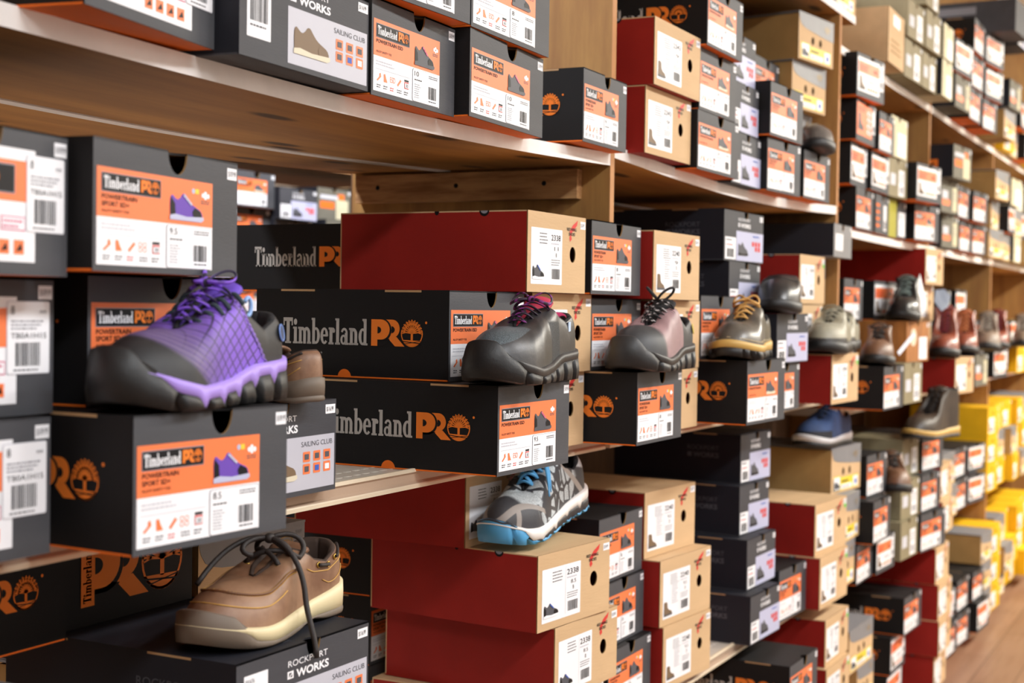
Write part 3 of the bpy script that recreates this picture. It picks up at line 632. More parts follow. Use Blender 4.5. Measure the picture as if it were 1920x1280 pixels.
def bez(p, q, r_, s_, n=10): return [p*(1-t)**3+q*3*t*(1-t)**2+r_*3*t*t*(1-t)+s_*t**3 for t in [i/n for i in range(n+1)]]
def laces(S, m, n=5, r=.0023, bow=None, flat=.55, a_=.40, sp=.011):
    mb = MB(); rows = lace_rows(S, n, a_)
    def e(i, sd): tr = rows[i]; return Vector((tr*S.L, sd*(S.g(tr)+.009*S.W/.1)-S.outer*.002, ip(tr, S.top)-.001))
    for i in range(n):
        L_, R_ = e(i, 1), e(i, -1); up_ = Vector((.003, 0, sp*.8))
        if i == 0: mb.tube(bez(L_, L_*.7+R_*.3+up_, R_*.7+L_*.3+up_, R_), r, m, 8, flat=flat)
        if i+1 < n:
            L2, R2 = e(i+1, 1), e(i+1, -1); u2 = Vector((.004, 0, sp))
            mb.tube(bez(L_+Vector((0, -.002, 0)), L_*.65+R2*.35+u2, R2*.65+L_*.35+u2, R2), r, m, 8, flat=flat)
            mb.tube(bez(R_+Vector((0, .002, 0)), R_*.65+L2*.35+u2*1.5, L2*.65+R_*.35+u2*1.5, L2), r, m, 8, flat=flat)
    L_, R_ = e(n-1, 1), e(n-1, -1); k = Vector((rows[-1]*S.L+.006, -S.outer*.002, ip(rows[-1], S.top)+.014))
    mb.tube(bez(L_, L_+Vector((.003, 0, .010)), k+Vector((0, .008, 0)), k), r, m, 8, flat=flat); mb.tube(bez(R_, R_+Vector((.003, 0, .010)), k+Vector((0, -.008, 0)), k), r, m, 8, flat=flat)
    if bow:
        mb.ball(k, r*2.4, m, 8, (1, 1.3, 1))
        for sd in (1, -1):
            lw, fx, dz = bow
            a1 = k+Vector((fx, sd*lw, dz)); mb.tube(bez(k, k+Vector((-.012, sd*lw*.6, .018)), a1+Vector((-.01, 0, .01)), a1, 10)+bez(a1, a1+Vector((.014, sd*.002, -.008)), k+Vector((.018, sd*lw*.5, .004)), k, 10)[1:], r, m, 8, flat=flat)
    return mb, k
def eyelets(S, m, n=5, a_=.40, r=.0032, side=(1, -1)):
    mb = MB()
    for tr in lace_rows(S, n, a_):
        for sd in side:
            c = Vector((tr*S.L, sd*(S.g(tr)+.0085*S.W/.1)-S.outer*.002, ip(tr, S.top)-.0005)); mb.tube([c+Vector((r*math.cos(q), r*.9*math.sin(q), -sd*0+.0 - abs(0))) for q in [2*PI*i/12 for i in range(12)]], .0011, m, 6, close=True)
    return mb
def shader(name, fn, rough=.6, bump=None):
    if name in MATS: return MATS[name]
    m = bpy.data.materials.new(name); m.use_nodes = True; MATS[name] = m; t = NT(m); b = bsdf(m); x, y, z, v = t.xyz(); col, r_ = fn(t, x, y, z, v)
    t.l.new(col, b.inputs['Base Color'])
    if r_ is not None: t.put(b.inputs['Roughness'], r_)
    else: b.inputs['Roughness'].default_value = rough
    if bump:
        bn = t.node('ShaderNodeBump'); bn.inputs['Strength'].default_value = bump[1]; bn.inputs['Distance'].default_value = .0015; t.l.new(t.noise(v, bump[0], 3), bn.inputs['Height']); t.l.new(bn.outputs[0], b.inputs['Normal'])
    return m
rub = mat('black_rubber', '19191a', .5, bump=.15, bs=260); rub2 = mat('grey_rubber', '2a2a2b', .48, bump=.1, bs=200)
def finish(root, parts):
    k = []; by = {}
    SUB = {'toe_seam': 'upper', 'overlay_seam': 'upper', 'heel_stitching': 'upper', 'seam_stitching': 'upper', 'heel_badge': 'upper', 'eyelets': 'upper', 'fabric_tag': 'upper', 'heel_loop': 'upper', 'webbing_loops': 'upper', 'collar_padding': 'lining', 'lace_bow': 'laces', 'welt_seam': 'outsole'}
    for n, mb in sorted(parts, key=lambda p: p[0] in SUB):
        par = by.get(SUB.get(n)) or root; o = mb.build(n, par)
        if par is root: by[n] = o; k.append(o)
        else: KIDS.setdefault(par.name, []).append(o)
    KIDS[root.name] = k; return root
def wave(period, duty, lo=.06, hi=.80):
    return lambda t, k: (lo < t < hi) and ((t*period) % 1.0) < duty
def trail_shoe(name, mup, mmid, mlin, mton, mlace, S=None, drip=True, bow=None, toe_cap=None, laces_n=5, mout=None, extra=None):
    S = S or Last(); mout = mout or rub; S.N = 168
    S.sole = ((0, .044), (.12, .041), (.3, .038), (.5, .026), (.7, .022), (.85, .028), (1, .034))
    def top(t, k): return ip(t, S.sole)+S.sp(t)+.0015
    def zb(t, k):
        z = top(t, k)-.011; 
        if t > .84: z = top(t, k)-.011+.012*sstep(t, .84, .93)+.015*sstep(t, .93, .985)
        if drip and t <= .80: z -= .011*max(0, math.sin(t*2*PI*7.2))**3
        return z
    parts = [('outsole', sole_mesh(S, mout, zb, wave(7.2, .26, .05, .86), off=.0065)), ('midsole', midsole_mesh(S, mmid, lambda t, k: min(zb(t, k), top(t, k)-.003), top, off=.0045)), ('upper', upper_mesh(S, mup)), ('lining', lining_mesh(S, mlin)), ('tongue', tongue_mesh(S, mton))]
    root = empty(name); lc, k = laces(S, mlace, laces_n, bow=bow); parts.append(('laces', lc))
    if extra: parts += extra(S, k)
    return finish(root, parts), S
def purple_up(t, x, y, z, v):
    u = t.m('ADD', t.m('MULTIPLY', x, 1.0), t.m('MULTIPLY', z, .55)); q = t.m('SUBTRACT', t.m('MULTIPLY', x, .62), t.m('MULTIPLY', z, 1.0))
    s1 = t.m('ABSOLUTE', t.m('SINE', t.m('MULTIPLY', t.m('ADD', u, t.m('MULTIPLY', z, .9)), 185))); s2 = t.m('ABSOLUTE', t.m('SINE', t.m('MULTIPLY', t.m('SUBTRACT', u, t.m('MULTIPLY', z, 1.5)), 185)))
    line = t.m('SUBTRACT', 1, t.step(t.m('MINIMUM', s1, s2), .10, .32))
    fade = t.step(x, .20, .10)
    base = t.mix(t.step(x, .12, .21), '7c55c8', '5b4a78'); col = t.mix(t.m('MULTIPLY', line, t.m('SUBTRACT', 1, t.step(x, .15, .22))), base, '2b2140')
    lines2 = t.step(t.m('SINE', t.m('MULTIPLY', q, 900)), .0, .8); col = t.mix(t.m('MULTIPLY', lines2, t.m('MULTIPLY', t.step(x, .15, .20), .35)), col, '8a7a90')
    cap = t.step(t.m('ADD', x, t.m('MULTIPLY', t.m('SUBTRACT', .06, z), 1.1)), .213, .224); col = t.mix(cap, col, '202022')
    heel = t.step(t.m('SUBTRACT', x, t.m('MULTIPLY', z, .75)), .035, .026); heel = t.m('SUBTRACT', 1, t.step(t.m('SUBTRACT', x, t.m('MULTIPLY', z, .75)), .022, .026)); col = t.mix(heel, col, '222224')
    return col, .55
def blue_up(t, x, y, z, v):
    q = t.node('ShaderNodeMapping'); t.l.new(v, q.inputs[0]); q.inputs['Scale'].default_value = (1, .35, .62); q.inputs['Rotation'].default_value = (0, .6, 0)
    vo = t.node('ShaderNodeTexVoronoi', feature='DISTANCE_TO_EDGE'); t.l.new(q.outputs[0], vo.inputs['Vector']); vo.inputs['Scale'].default_value = 62
    cell = t.step(vo.outputs[0], .10, .14); sp = t.step(t.noise(v, 900, 2), .45, .6); gr = t.mix(sp, '9ea6a8', 'd6dcde')
    reg = t.m('MULTIPLY', t.step(x, .045, .06), t.m('SUBTRACT', 1, t.step(x, .185, .20))); col = t.mix(t.m('MULTIPLY', cell, reg), '39393d', gr)
    collar = t.m('MULTIPLY', t.step(t.m('SUBTRACT', z, t.m('MULTIPLY', x, .35)), .066, .070), t.m('SUBTRACT', 1, t.step(x, .075, .085))); col = t.mix(collar, col, gr)
    st = t.m('ABSOLUTE', t.m('SUBTRACT', t.m('SUBTRACT', x, t.m('MULTIPLY', z, .9)), .0)); col = t.mix(t.m('MULTIPLY', t.m('SUBTRACT', 1, t.step(st, .006, .008)), t.m('SUBTRACT', 1, t.step(x, .09, .1))), col, 'a39a92')
    ts = t.m('ABSOLUTE', t.m('SUBTRACT', t.m('ADD', x, t.m('MULTIPLY', z, .5)), .262)); tb = t.m('ABSOLUTE', t.m('SUBTRACT', t.m('ADD', z, t.m('MULTIPLY', t.m('POWER', t.m('ABSOLUTE', t.m('SUBTRACT', x, .225)), 2.0), 9.0)), .063))
    toe = t.step(x, .178, .182); col = t.mix(t.m('MULTIPLY', t.m('SUBTRACT', 1, t.step(x, .212, .222)), t.m('MULTIPLY', toe, t.step(z, .058, .060))), col, gr)
    col = t.mix(t.m('MULTIPLY', toe, t.m('SUBTRACT', 1, t.step(tb, .0035, .005))), col, '9b938c'); col = t.mix(t.m('MULTIPLY', t.m('MULTIPLY', toe, t.m('SUBTRACT', 1, t.step(z, .058, .062))), t.m('SUBTRACT', 1, t.step(ts, .0035, .005))), col, '9b938c')
    return col, .5
def esd_up(t, x, y, z, v):
    n = t.noise(v, 40, 3); col = t.mix(t.step(n, .3, .7), '2f2f31', '3d3c3d'); mesh = t.m('MULTIPLY', t.m('MULTIPLY', t.step(x, .085, .090), t.m('SUBTRACT', 1, t.step(x, .122, .128))), t.m('SUBTRACT', 1, t.step(z, .083, .087)))
    sp = t.step(t.noise(v, 700, 2), .45, .6); col = t.mix(mesh, col, t.mix(sp, '222324', '3b4042'))
    ed = t.m('ABSOLUTE', t.m('SUBTRACT', x, .124)); col = t.mix(t.m('MULTIPLY', t.m('SUBTRACT', 1, t.step(ed, .0008, .0016)), t.m('SUBTRACT', 1, t.step(z, .085, .09))), col, '161617')
    vz = t.m('ADD', t.m('MULTIPLY', x, .28), z); top = t.m('MULTIPLY', t.step(x, .175, .18), t.step(vz, .1235, .1245)); col = t.mix(top, col, t.mix(sp, '444e53', '5f6a70'))
    return col, t.m('ADD', .38, t.m('MULTIPLY', mesh, .3))
def stripe_up(t, x, y, z, v):
    q = t.m('ADD', x, t.m('MULTIPLY', z, .35)); s_ = t.step(t.m('SINE', t.m('MULTIPLY', q, 1900)), -.1, .3); reg = t.m('MULTIPLY', t.step(x, .075, .08), t.m('SUBTRACT', 1, t.step(x, .185, .20))); col = t.mix(t.m('MULTIPLY', s_, reg), '35373a', 'cda3a6'); return col, .5
def leather(c1, c2, rough=.42, dark_toe=None):
    def fn(t, x, y, z, v):
        n = t.noise(v, 16, 5, .6); col = t.mix(t.step(n, .3, .72), c1, c2)
        if dark_toe: col = t.mix(t.m('SUBTRACT', 1, t.step(z, dark_toe[0]-.001, dark_toe[0]+.001)) if len(dark_toe) == 2 else t.m('MULTIPLY', t.step(x, dark_toe[2], dark_toe[2]+.003), t.m('SUBTRACT', 1, t.step(z, dark_toe[0]-.001, dark_toe[0]+.001))), col, dark_toe[1])
        return col, rough
    return fn
fab_b = mat('black_fabric', '202022', .85, bump=.3, bs=700); pur_l = shader('purple_lace_cord', lambda t, x, y, z, v: (t.mix(t.step(t.m('SINE', t.m('MULTIPLY', t.m('ADD', y, t.m('MULTIPLY', x, .6)), 420)), -.5, .2), '2c2440', '8458d8'), .6))
pur_m = mat('lilac_foam', 'a58adf', .5); pur_f = mat('purple_fabric', '6b4ac0', .7, bump=.3, bs=500)
def heel_badge(S, m1, m2, side=1, x=.030, z=.062):
    k = S.kt(.075, side); c = S.P(k, .48, .0012); mb = MB(); n = (S.P(k, .48, .01)-c).normalized(); u = n.cross(Vector((0, 0, 1))).normalized(); w_ = u.cross(n)
    mb.tube([c+u*.0085*math.cos(q)+w_*.0085*math.sin(q) for q in [2*PI*i/20 for i in range(20)]], .0009, m1, 6, close=True)
    mb.add([c+n*.0003+u*.008*math.cos(q)+w_*.008*math.sin(q) for q in [2*PI*i/20 for i in range(20)]], [tuple(range(20))], m2)
    return mb
def purple_extra(S, k):
    mb = MB()
    for i, tr in enumerate(lace_rows(S, 5)):
        for sd in (1, -1):
            c = Vector((tr*S.L, sd*(S.g(tr)+.010), ip(tr, S.top)-.001)); mb.tube(bez(c+Vector((0, -sd*.004, .004)), c+Vector((.002, 0, .006)), c+Vector((.002, sd*.006, .002)), c+Vector((.0, sd*.009, -.006)), 6), .0024, mat('dark_teal_webbing', '2c3b44', .7), 6)
    lo = MB(); c = Vector((.084, .026, .097)); lo.tube([c+Vector((.006*math.cos(q), .002, .009*math.sin(q))) for q in [PI*1.5*i/12+.5 for i in range(13)]], .0022, mat('pale_blue_loop', '8fb4e8', .5), 8)
    seam = MB()
    for sd in (1, -1):
        for j in range(30):
            v = .06+.9*j/29; kk = min(range(0, S.N//2), key=lambda q: abs((lambda p: p.x-.75*p.z-.027)(S.P(q if sd > 0 else S.N-q, v)))); p = S.P(kk if sd > 0 else S.N-kk, v, .0006); seam.tube([p+Vector((-.002, 0, -.001)), p+Vector((.0025, 0, .0012))], .0006, pur_m, 5)
    return [('webbing_loops', mb), ('heel_loop', lo), ('seam_stitching', seam), ('heel_badge', heel_badge(S, mat('badge_blue', '6f8fd0', .5), mat('badge_dark', '2a3a5a', .5)))]
def make_purple():
    S = Last(L=.265, W=.098, outer=1, toe_h=.055)
    r, S = trail_shoe('work_sneaker', shader('purple_scale_upper', purple_up, bump=(300, .1)), pur_m, fab_b, pur_f, pur_l, S, bow=(.020, -.02, .004), extra=purple_extra); return r
def esd_extra(S, k):
    tg = MB(); p = S.P(S.kt(.16, 1), .93, .002); tg.box(p.x-.004, p.y-.0005, p.z-.014, p.x+.004, p.y+.0008, p.z, mat('pale_blue_tag', 'b9cfe8', .5))
    pk = MB(); R = []
    for dx, dz in ((0, 0), (.003, .004), (.007, .004), (.009, -.004)):
        R.append([Vector((S.L*.045+dx+.028*(1-math.cos(q)), .024*math.sin(q), .0935+dz-.012*(1-math.cos(q)))) for q in [-1.2+2.4*i/16 for i in range(17)]])
    vs = [p_ for r_ in R for p_ in r_]; pk.add(vs, [(i*17+j, i*17+j+1, (i+1)*17+j+1, (i+1)*17+j) for i in range(3) for j in range(16)], mat('hot_pink_fabric', 'f2508c', .7), True)
    return [('fabric_tag', tg), ('collar_padding', pk)]
def make_esd():
    S = Last(L=.265, W=.10, outer=1, toe_h=.060); S.top = ((0, .098), (.08, .094), (.2, .083), (.3, .090), (.38, .103), (.5, .094), (.62, .076))
    pk = mat('pink_fabric', 'd2405e', .7, bump=.3, bs=500)
    ml = shader('plum_lace_cord', lambda t, x, y, z, v: (t.mix(t.step(t.m('SINE', t.m('MULTIPLY', t.m('ADD', y, x), 500)), .2, .6), '2e1e30', '7c2f7a'), .6))
    r, S = trail_shoe('work_sneaker', shader('charcoal_upper', esd_up, bump=(260, .12)), rub2, fab_b, pk, ml, S, drip=False, bow=(.030, -.005, -.004), extra=esd_extra); return r
def make_stripe():
    S = Last(L=.265, W=.10, outer=1, toe_h=.062)
    ml = shader('black_white_lace', lambda t, x, y, z, v: (t.mix(t.step(t.m('SINE', t.m('MULTIPLY', t.m('ADD', y, x), 700)), .6, .8), '1b1b1d', 'c9c4c2'), .6))
    def ex(S, k):
        mb = MB()
        for sd in (1, -1):
            c = Vector((0, sd*.012, .010)); u = Vector((-.4, sd*.6, .5)).normalized(); w_ = Vector((.75, sd*.2, .45)).normalized(); r_ = .017
            mb.tube([k+u*r_*(1-math.cos(q))+w_*r_*.8*math.sin(q) for q in [2*PI*i/20 for i in range(21)]], .0024, fab_b, 8)
        return [('lace_bow', mb), ('heel_badge', heel_badge(S, mat('badge_yellow', 'd8c64a', .5), fab_b))]
    r, S = trail_shoe('work_sneaker', shader('striped_knit_upper', stripe_up, bump=(300, .1)), rub2, fab_b, fab_b, ml, S, drip=False, mout=rub2, extra=ex); return r
def seam_tube(S, v, t0, m, r=.0017, d=.0008, stitch=None):
    mb = MB(); ks = [S.kt(t0+(1-t0)*i/24, 1) for i in range(24)]; pts = [S.P(k, v, d) for k in ks]+[S.P(k, v, d) for k in [S.kt(t0+(1-t0)*i/24, -1) for i in range(24, -1, -1)]]
    mb.tube(pts, r, m, 6)
    if stitch:
        for i in range(len(pts)-1):
            for q in (.0, .5):
                p = pts[i]*(1-q)+pts[i+1]*q; n = pts[min(i+1, len(pts)-1)]-pts[i]; n.normalize(); up_ = Vector((0, 0, 1)); mb.tube([p-up_*.0030+n*.0004, p+up_*.0016], .0009, stitch, 5)
    return mb
def boat(name='boat_shoe', laced=True, dark=False):
    S = Last(L=.275, W=.100, outer=1, toe_h=.048, spring=.012, tv=.60, topn=((0, .088), (.06, .086), (.2, .068), (.30, .074), (.40, .090), (.5, .080), (.60, .066)), sole=((0, .040), (.2, .032), (.45, .026), (.7, .022), (.85, .022), (1, .022)), op=.033, opw=(.34, .46), slit=.012)
    br = shader('oiled_brown_leather', leather('6e4b35', '98755a', .5), bump=(120, .15)); dk = mat('dark_brown_lining', '3b2a20', .8); tp = mat('taupe_rubber', '6c5f52', .6); cr = tp if dark else mat('cream_midsole', 'd9cba2', .5); st = mat('tan_stitch', 'c79a4e', .6); lc = mat('dark_brown_cord', '241c19', .6, bump=.3, bs=500); bs_ = mat('brass_eyelet', 'c9a955', .3, 1)
    top = lambda t, k: ip(t, S.sole)+S.sp(t)+.001
    def zb(t, k): return S.sp(t)+ip(t, ((0, .012), (.15, .011), (.32, .012), (.5, .009), (.72, .008), (.84, .012), (.91, .034), (1, .038)))
    parts = [('outsole', sole_mesh(S, tp, zb, None, off=.0045, arch=.007)), ('midsole', midsole_mesh(S, cr, lambda t, k: min(zb(t, k), top(t, k)-.004), top, off=.0038)), ('upper', upper_mesh(S, br)), ('lining', lining_mesh(S, dk)), ('tongue', tongue_mesh(S, br, .012, .024)),
             ('toe_seam', seam_tube(S, .44, .50, mat('brown_piping', '6b4427', .5), stitch=st)), ('overlay_seam', seam_tube(S, .24, .60, st, r=.0008, d=.0006))]
    hs = MB(); 
    for sd in (1, -1):
        pts = [S.P(S.kt(.04+.36*i/16, sd), .55+.0*i, .0007) for i in range(17)]; hs.tube(pts, .0007, st, 5)
        pts = [S.P(S.kt(.05+.20*i/12, sd), .30-.14*math.sin(PI*i/12), .0007) for i in range(13)]; hs.tube(pts, .0006, st, 5)
    parts.append(('heel_stitching', hs))
    ey = MB(); la = MB()
    for sd in (1, -1):
        for tt in (.12, .19, .29): 
            c = S.P(S.kt(tt, sd), .78, .0012); ey.tube([c+Vector((.003*math.cos(q), 0, .003*math.sin(q))) for q in [2*PI*i/10 for i in range(10)]], .0009, bs_, 5, close=True)
        a_, b = S.P(S.kt(.19, sd), .78, .002), S.P(S.kt(.29, sd), .76, .002); la.tube(bez(a_, a_+Vector((.004, sd*.003, 0)), b+Vector((-.004, sd*.003, 0)), b, 6), .0022, lc, 8)
        a_, b = S.P(S.kt(.12, sd), .80, .002), S.P(S.kt(.03, sd), .86, .002); la.tube(bez(a_, a_+Vector((-.004, sd*.003, 0)), b+Vector((.004, sd*.003, 0)), b, 6), .0022, lc, 8)
    parts.append(('eyelets', ey))
    for tr in (.44, .53):
        for sd in (1, -1): c = Vector((tr*S.L, sd*(S.g(tr)+.008), ip(tr, S.top)+.0005)); ey.tube([c+Vector((.0032*math.cos(q), .003*math.sin(q), 0)) for q in [2*PI*i/10 for i in range(10)]], .0009, bs_, 5, close=True)
    V = Vector; k = V((.128, -.002, .104))
    e1, e2, e3, e4 = (V((.53*S.L, .021, .077)), V((.53*S.L, -.023, .077)), V((.44*S.L, .021, .088)), V((.44*S.L, -.023, .088)))
    la.tube(bez(e1, V((.142, .01, .092)), V((.138, -.01, .094)), e4), .003, lc, 8); la.tube(bez(e2, V((.142, -.01, .092)), V((.138, .01, .094)), e3), .003, lc, 8)
    la.tube(bez(e3, e3+V((.004, 0, .01)), k+V((0, .01, 0)), k), .003, lc, 8); la.tube(bez(e4, e4+V((.004, 0, .01)), k+V((0, -.01, 0)), k), .003, lc, 8); la.ball(k, .0062, lc, 8, (1.2, 1, 1))
    # two loops, one to the collar side, one forward, and two long ends
    la.tube(bez(k, k+V((-.03, .02, .012)), k+V((-.035, .034, -.012)), k+V((-.012, .032, -.022)), 10)+bez(k+V((-.012, .032, -.022)), k+V((.002, .028, -.016)), k+V((.002, .012, -.004)), k, 8)[1:], .0032, lc, 8)
    la.tube(bez(k, k+V((.02, -.03, .006)), k+V((.055, -.038, -.018)), k+V((.085, -.040, -.042)), 12), .0032, lc, 8)
    la.tube(bez(k, k+V((.014, -.02, .004)), k+V((.05, -.02, -.010)), k+V((.03, -.004, -.016)), 10), .0032, lc, 8)
    if laced: la.tube(bez(k, k+V((.006, .03, -.002)), k+V((.002, .046, -.03)), k+V((.014, .056, -.062)), 10)+bez(k+V((.014, .056, -.062)), k+V((.020, .062, -.082)), k+V((.024, .075, -.100)), k+V((.028, .079, -.124)), 8)[1:], .0032, lc, 8)
    parts.append(('laces', la)); return finish(empty(name), parts)
def sport_blue():
    S = Last(L=.272, W=.098, outer=1, toe_h=.054, spring=.016, topn=((0, .100), (.05, .098), (.18, .078), (.30, .090), (.38, .112), (.5, .096), (.62, .072)), sole=((0, .040), (.2, .036), (.45, .028), (.7, .024), (.85, .026), (1, .034)))
    wm = mat('white_midsole', 'f0eeea', .45); bl = mat('sky_blue_rubber', '4f9fd0', .45); bk = mat('black_foam', '27262a', .5); lb = mat('sky_blue_lace', '5aa7dc', .6, bump=.3, bs=500)
    top = lambda t, k: ip(t, S.sole)+S.sp(t)+.001
    z1 = lambda t, k: S.sp(t)+ip(t, ((0, .008), (.5, .007), (.82, .008), (.90, .030), (1, .040)))+.0015*math.sin(t*2*PI*14)
    z2 = lambda t, k: max(z1(t, k), S.sp(t)+ip(t, ((0, .026), (.4, .020), (.62, .016), (.80, .010), (1, .010)))-.008*max(0, math.sin(t*2*PI*5.5+1))**8)
    parts = [('outsole', sole_mesh(S, bl, z1, wave(13, .3, .04, .95), off=.006)), ('foam_layer', midsole_mesh(S, bk, lambda t, k: min(z1(t, k), z2(t, k)-.001), z2, off=.0045)), ('midsole', midsole_mesh(S, wm, lambda t, k: min(z2(t, k), top(t, k)-.002), top, off=.0052)), ('upper', upper_mesh(S, shader('grey_mesh_upper', blue_up, bump=(400, .15)))), ('lining', lining_mesh(S, fab_b)), ('tongue', tongue_mesh(S, fab_b, .012))]
    lc, k = laces(S, lb, 5, r=.0040, bow=(.034, -.022, -.008), flat=.6, sp=.014); V = Vector
    for q in (0, .006): lc.tube(bez(k, k+V((.014, .022, -.002)), k+V((.024+q, .036, -.020)), k+V((.050+q, .050, -.050-q)), 12), [.003]*9+[.0024, .0018, .0014, .0012], lb, 8, flat=.6)
    parts.append(('laces', lc)); return finish(empty('work_sneaker'), parts)
def generic(name, up, out, mid=None, S=None, lace=None, lining=None, nl=4, bow=None, lug=None, seam=None, soleh=.016, ton=None, laces_a=.40, offs=.004, heel_block=False, extra=None):
    S = S or Last(toe_h=.052); lining = lining or fab_b
    top = lambda t, k: ip(t, S.sole)+S.sp(t)+.0012
    zb = lambda t, k: min(soleh+S.sp(t), top(t, k)-.002) if mid else top(t, k)
    parts = [('outsole', sole_mesh(S, out, zb, lug, off=offs+.001, arch=.006 if heel_block else 0))]
    if mid: parts.append(('midsole', midsole_mesh(S, mid, zb, top, off=offs)))
    parts += [('upper', upper_mesh(S, up)), ('lining', lining_mesh(S, lining))]
    if lace: parts.append(('tongue', tongue_mesh(S, ton or up, .014))); lc, k = laces(S, lace, nl, bow=bow, a_=laces_a, flat=.9); parts.append(('laces', lc))
    if seam: parts.append(('toe_seam', seam_tube(S, seam[0], seam[1], seam[2], r=.0011)))
    if extra: parts += extra(S)
    return finish(empty(name), parts)
def boot_last(h=.15, L=.285, W=.104, toe_h=.060):
    return Last(L=L, W=W, tv=.61, toe_h=toe_h, topn=((0, h), (.1, h-.004), (.2, h-.006), (.34, h), (.40, h*.95), (.46, h*.76), (.52, h*.60), (.57, .084), (.61, .076)), sole=((0, .034), (.3, .030), (.5, .026), (1, .026)), op=.036, opw=(.33, .42), t0=.035, slit=.012)
bl_leather = shader('black_leather', leather('1e1e20', '2c2c2e', .3), bump=(150, .1)); ol_leather = shader('olive_grey_leather', leather('4c4841', '635e56', .32), bump=(120, .1)); rb_leather = shader('red_brown_leather', leather('6a2c20', '8e4a34', .35), bump=(120, .1)); db_leather = shader('dark_brown_leather', leather('2e2620', '453a30', .4), bump=(120, .12)); tp_leather = shader('taupe_leather', leather('8a8674', 'a09c8a', .5, (.040, '262422', .17)), bump=(150, .15)); nv = shader('navy_knit', leather('27395e', '37507e', .75, (.048, '1c1f28', .19)), bump=(500, .25)); mb_leather = shader('mid_brown_leather', leather('5b3d2a', '7a5740', .45), bump=(120, .12))
tan_welt = mat('tan_welt', 'c9a55c', .5); tan_lace = mat('tan_lace', 'd2a35a', .6, bump=.3, bs=500); dk_lace = mat('dark_lace', '2a2522', .6); wht_mid = mat('white_foam', 'd8d9dc', .5)
# ---------------------------------------------------------------- room shell
def struct(name, mb): o = mb.build(name); o['kind'] = 'structure'; return o
def floor_mat():
    m = bpy.data.materials.new('plank_floor'); m.use_nodes = True; t = NT(m); x, y, z, v = t.xyz(); b = bsdf(m)
    br = t.node('ShaderNodeTexBrick'); q = t.node('ShaderNodeMapping'); t.l.new(v, q.inputs[0]); q.inputs['Rotation'].default_value = (0, 0, PI/2); t.l.new(q.outputs[0], br.inputs['Vector'])
    br.inputs['Scale'].default_value = 1; br.inputs['Brick Width'].default_value = .9; br.inputs['Row Height'].default_value = .145; br.inputs['Mortar Size'].default_value = .002; br.inputs['Color1'].default_value = (*lin('94735c'), 1); br.inputs['Color2'].default_value = (*lin('7c5d48'), 1); br.inputs['Mortar'].default_value = (*lin('503828'), 1)
    n = t.noise(v, 3, 6, .6, mp=(9, .9, 1)); col = t.mix(t.m('MULTIPLY', t.step(n, .4, .7), .45), br.outputs[0], '6e4a34'); t.l.new(col, b.inputs['Base Color']); b.inputs['Roughness'].default_value = .42
    return m
mb = MB(); mb.box(-5.5, -3, -.05, 3.2, 14, 0, floor_mat()); struct('floor', mb)
wallm = mat('cream_wall_paint', 'efe3b4', .8); mb = MB(); mb.box(-5.5, 14, 0, 3.2, 14.1, 3.3, wallm); struct('wall_end', mb)
mb = MB(); mb.box(3.1, -3, 0, 3.2, 14, 3.3, mat('bounce_wall_paint', 'aaa39c', .8)); struct('bounce_wall_right', mb)  # unseen stand-in for the shelves opposite, pale to bounce fill onto the fronts
mb = MB(); mb.box(-5.5, -3, 3.3, 3.2, 14.1, 3.35, mat('ceiling_paint', 'eceae4', .9)); struct('ceiling', mb)
mb = MB(); mb.box(-5.5, -3.1, 0, 3.2, -3, 3.3, mat('brown_wall_paint', '8a7660', .8)); struct('wall_near', mb)
mb = MB(); mb.box(-5.6, -3, 0, -5.5, 14, 3.3, mat('white_wall_paint', 'e6e2da', .8)); struct('wall_left', mb)
lampm = mat('lamp_tube', 'fff4dd', .5, emit=5); hous = mat('lamp_housing', 'e0ded8', .5)
for x_, ys in ((2.35, (-1.2, 1.0, 3.2, 5.4, 7.6, 9.8)), (-1.30, (1.5, 4.0, 6.5))):
    for i, y in enumerate(ys):
        r = empty('ceiling_lamp', (x_, y, 3.3)); b = MB(); b.box(-.17, -.67, -.10, .17, .67, 0, hous); b.build('housing', r)
        for dx in (-.08, .08): b = MB(); b.tube([(dx, -.62, -.13), (dx, .62, -.13)], .014, lampm, 10); b.build('lamp_tube', r)
        tag(r, 'twin-tube ceiling lamp, %s along the %s' % (('first', 'second', 'third', 'fourth', 'fifth', 'sixth')[i], 'main aisle' if x_ > 0 else 'aisle behind the shelves'), 'ceiling lamp', 'ceiling lamps')
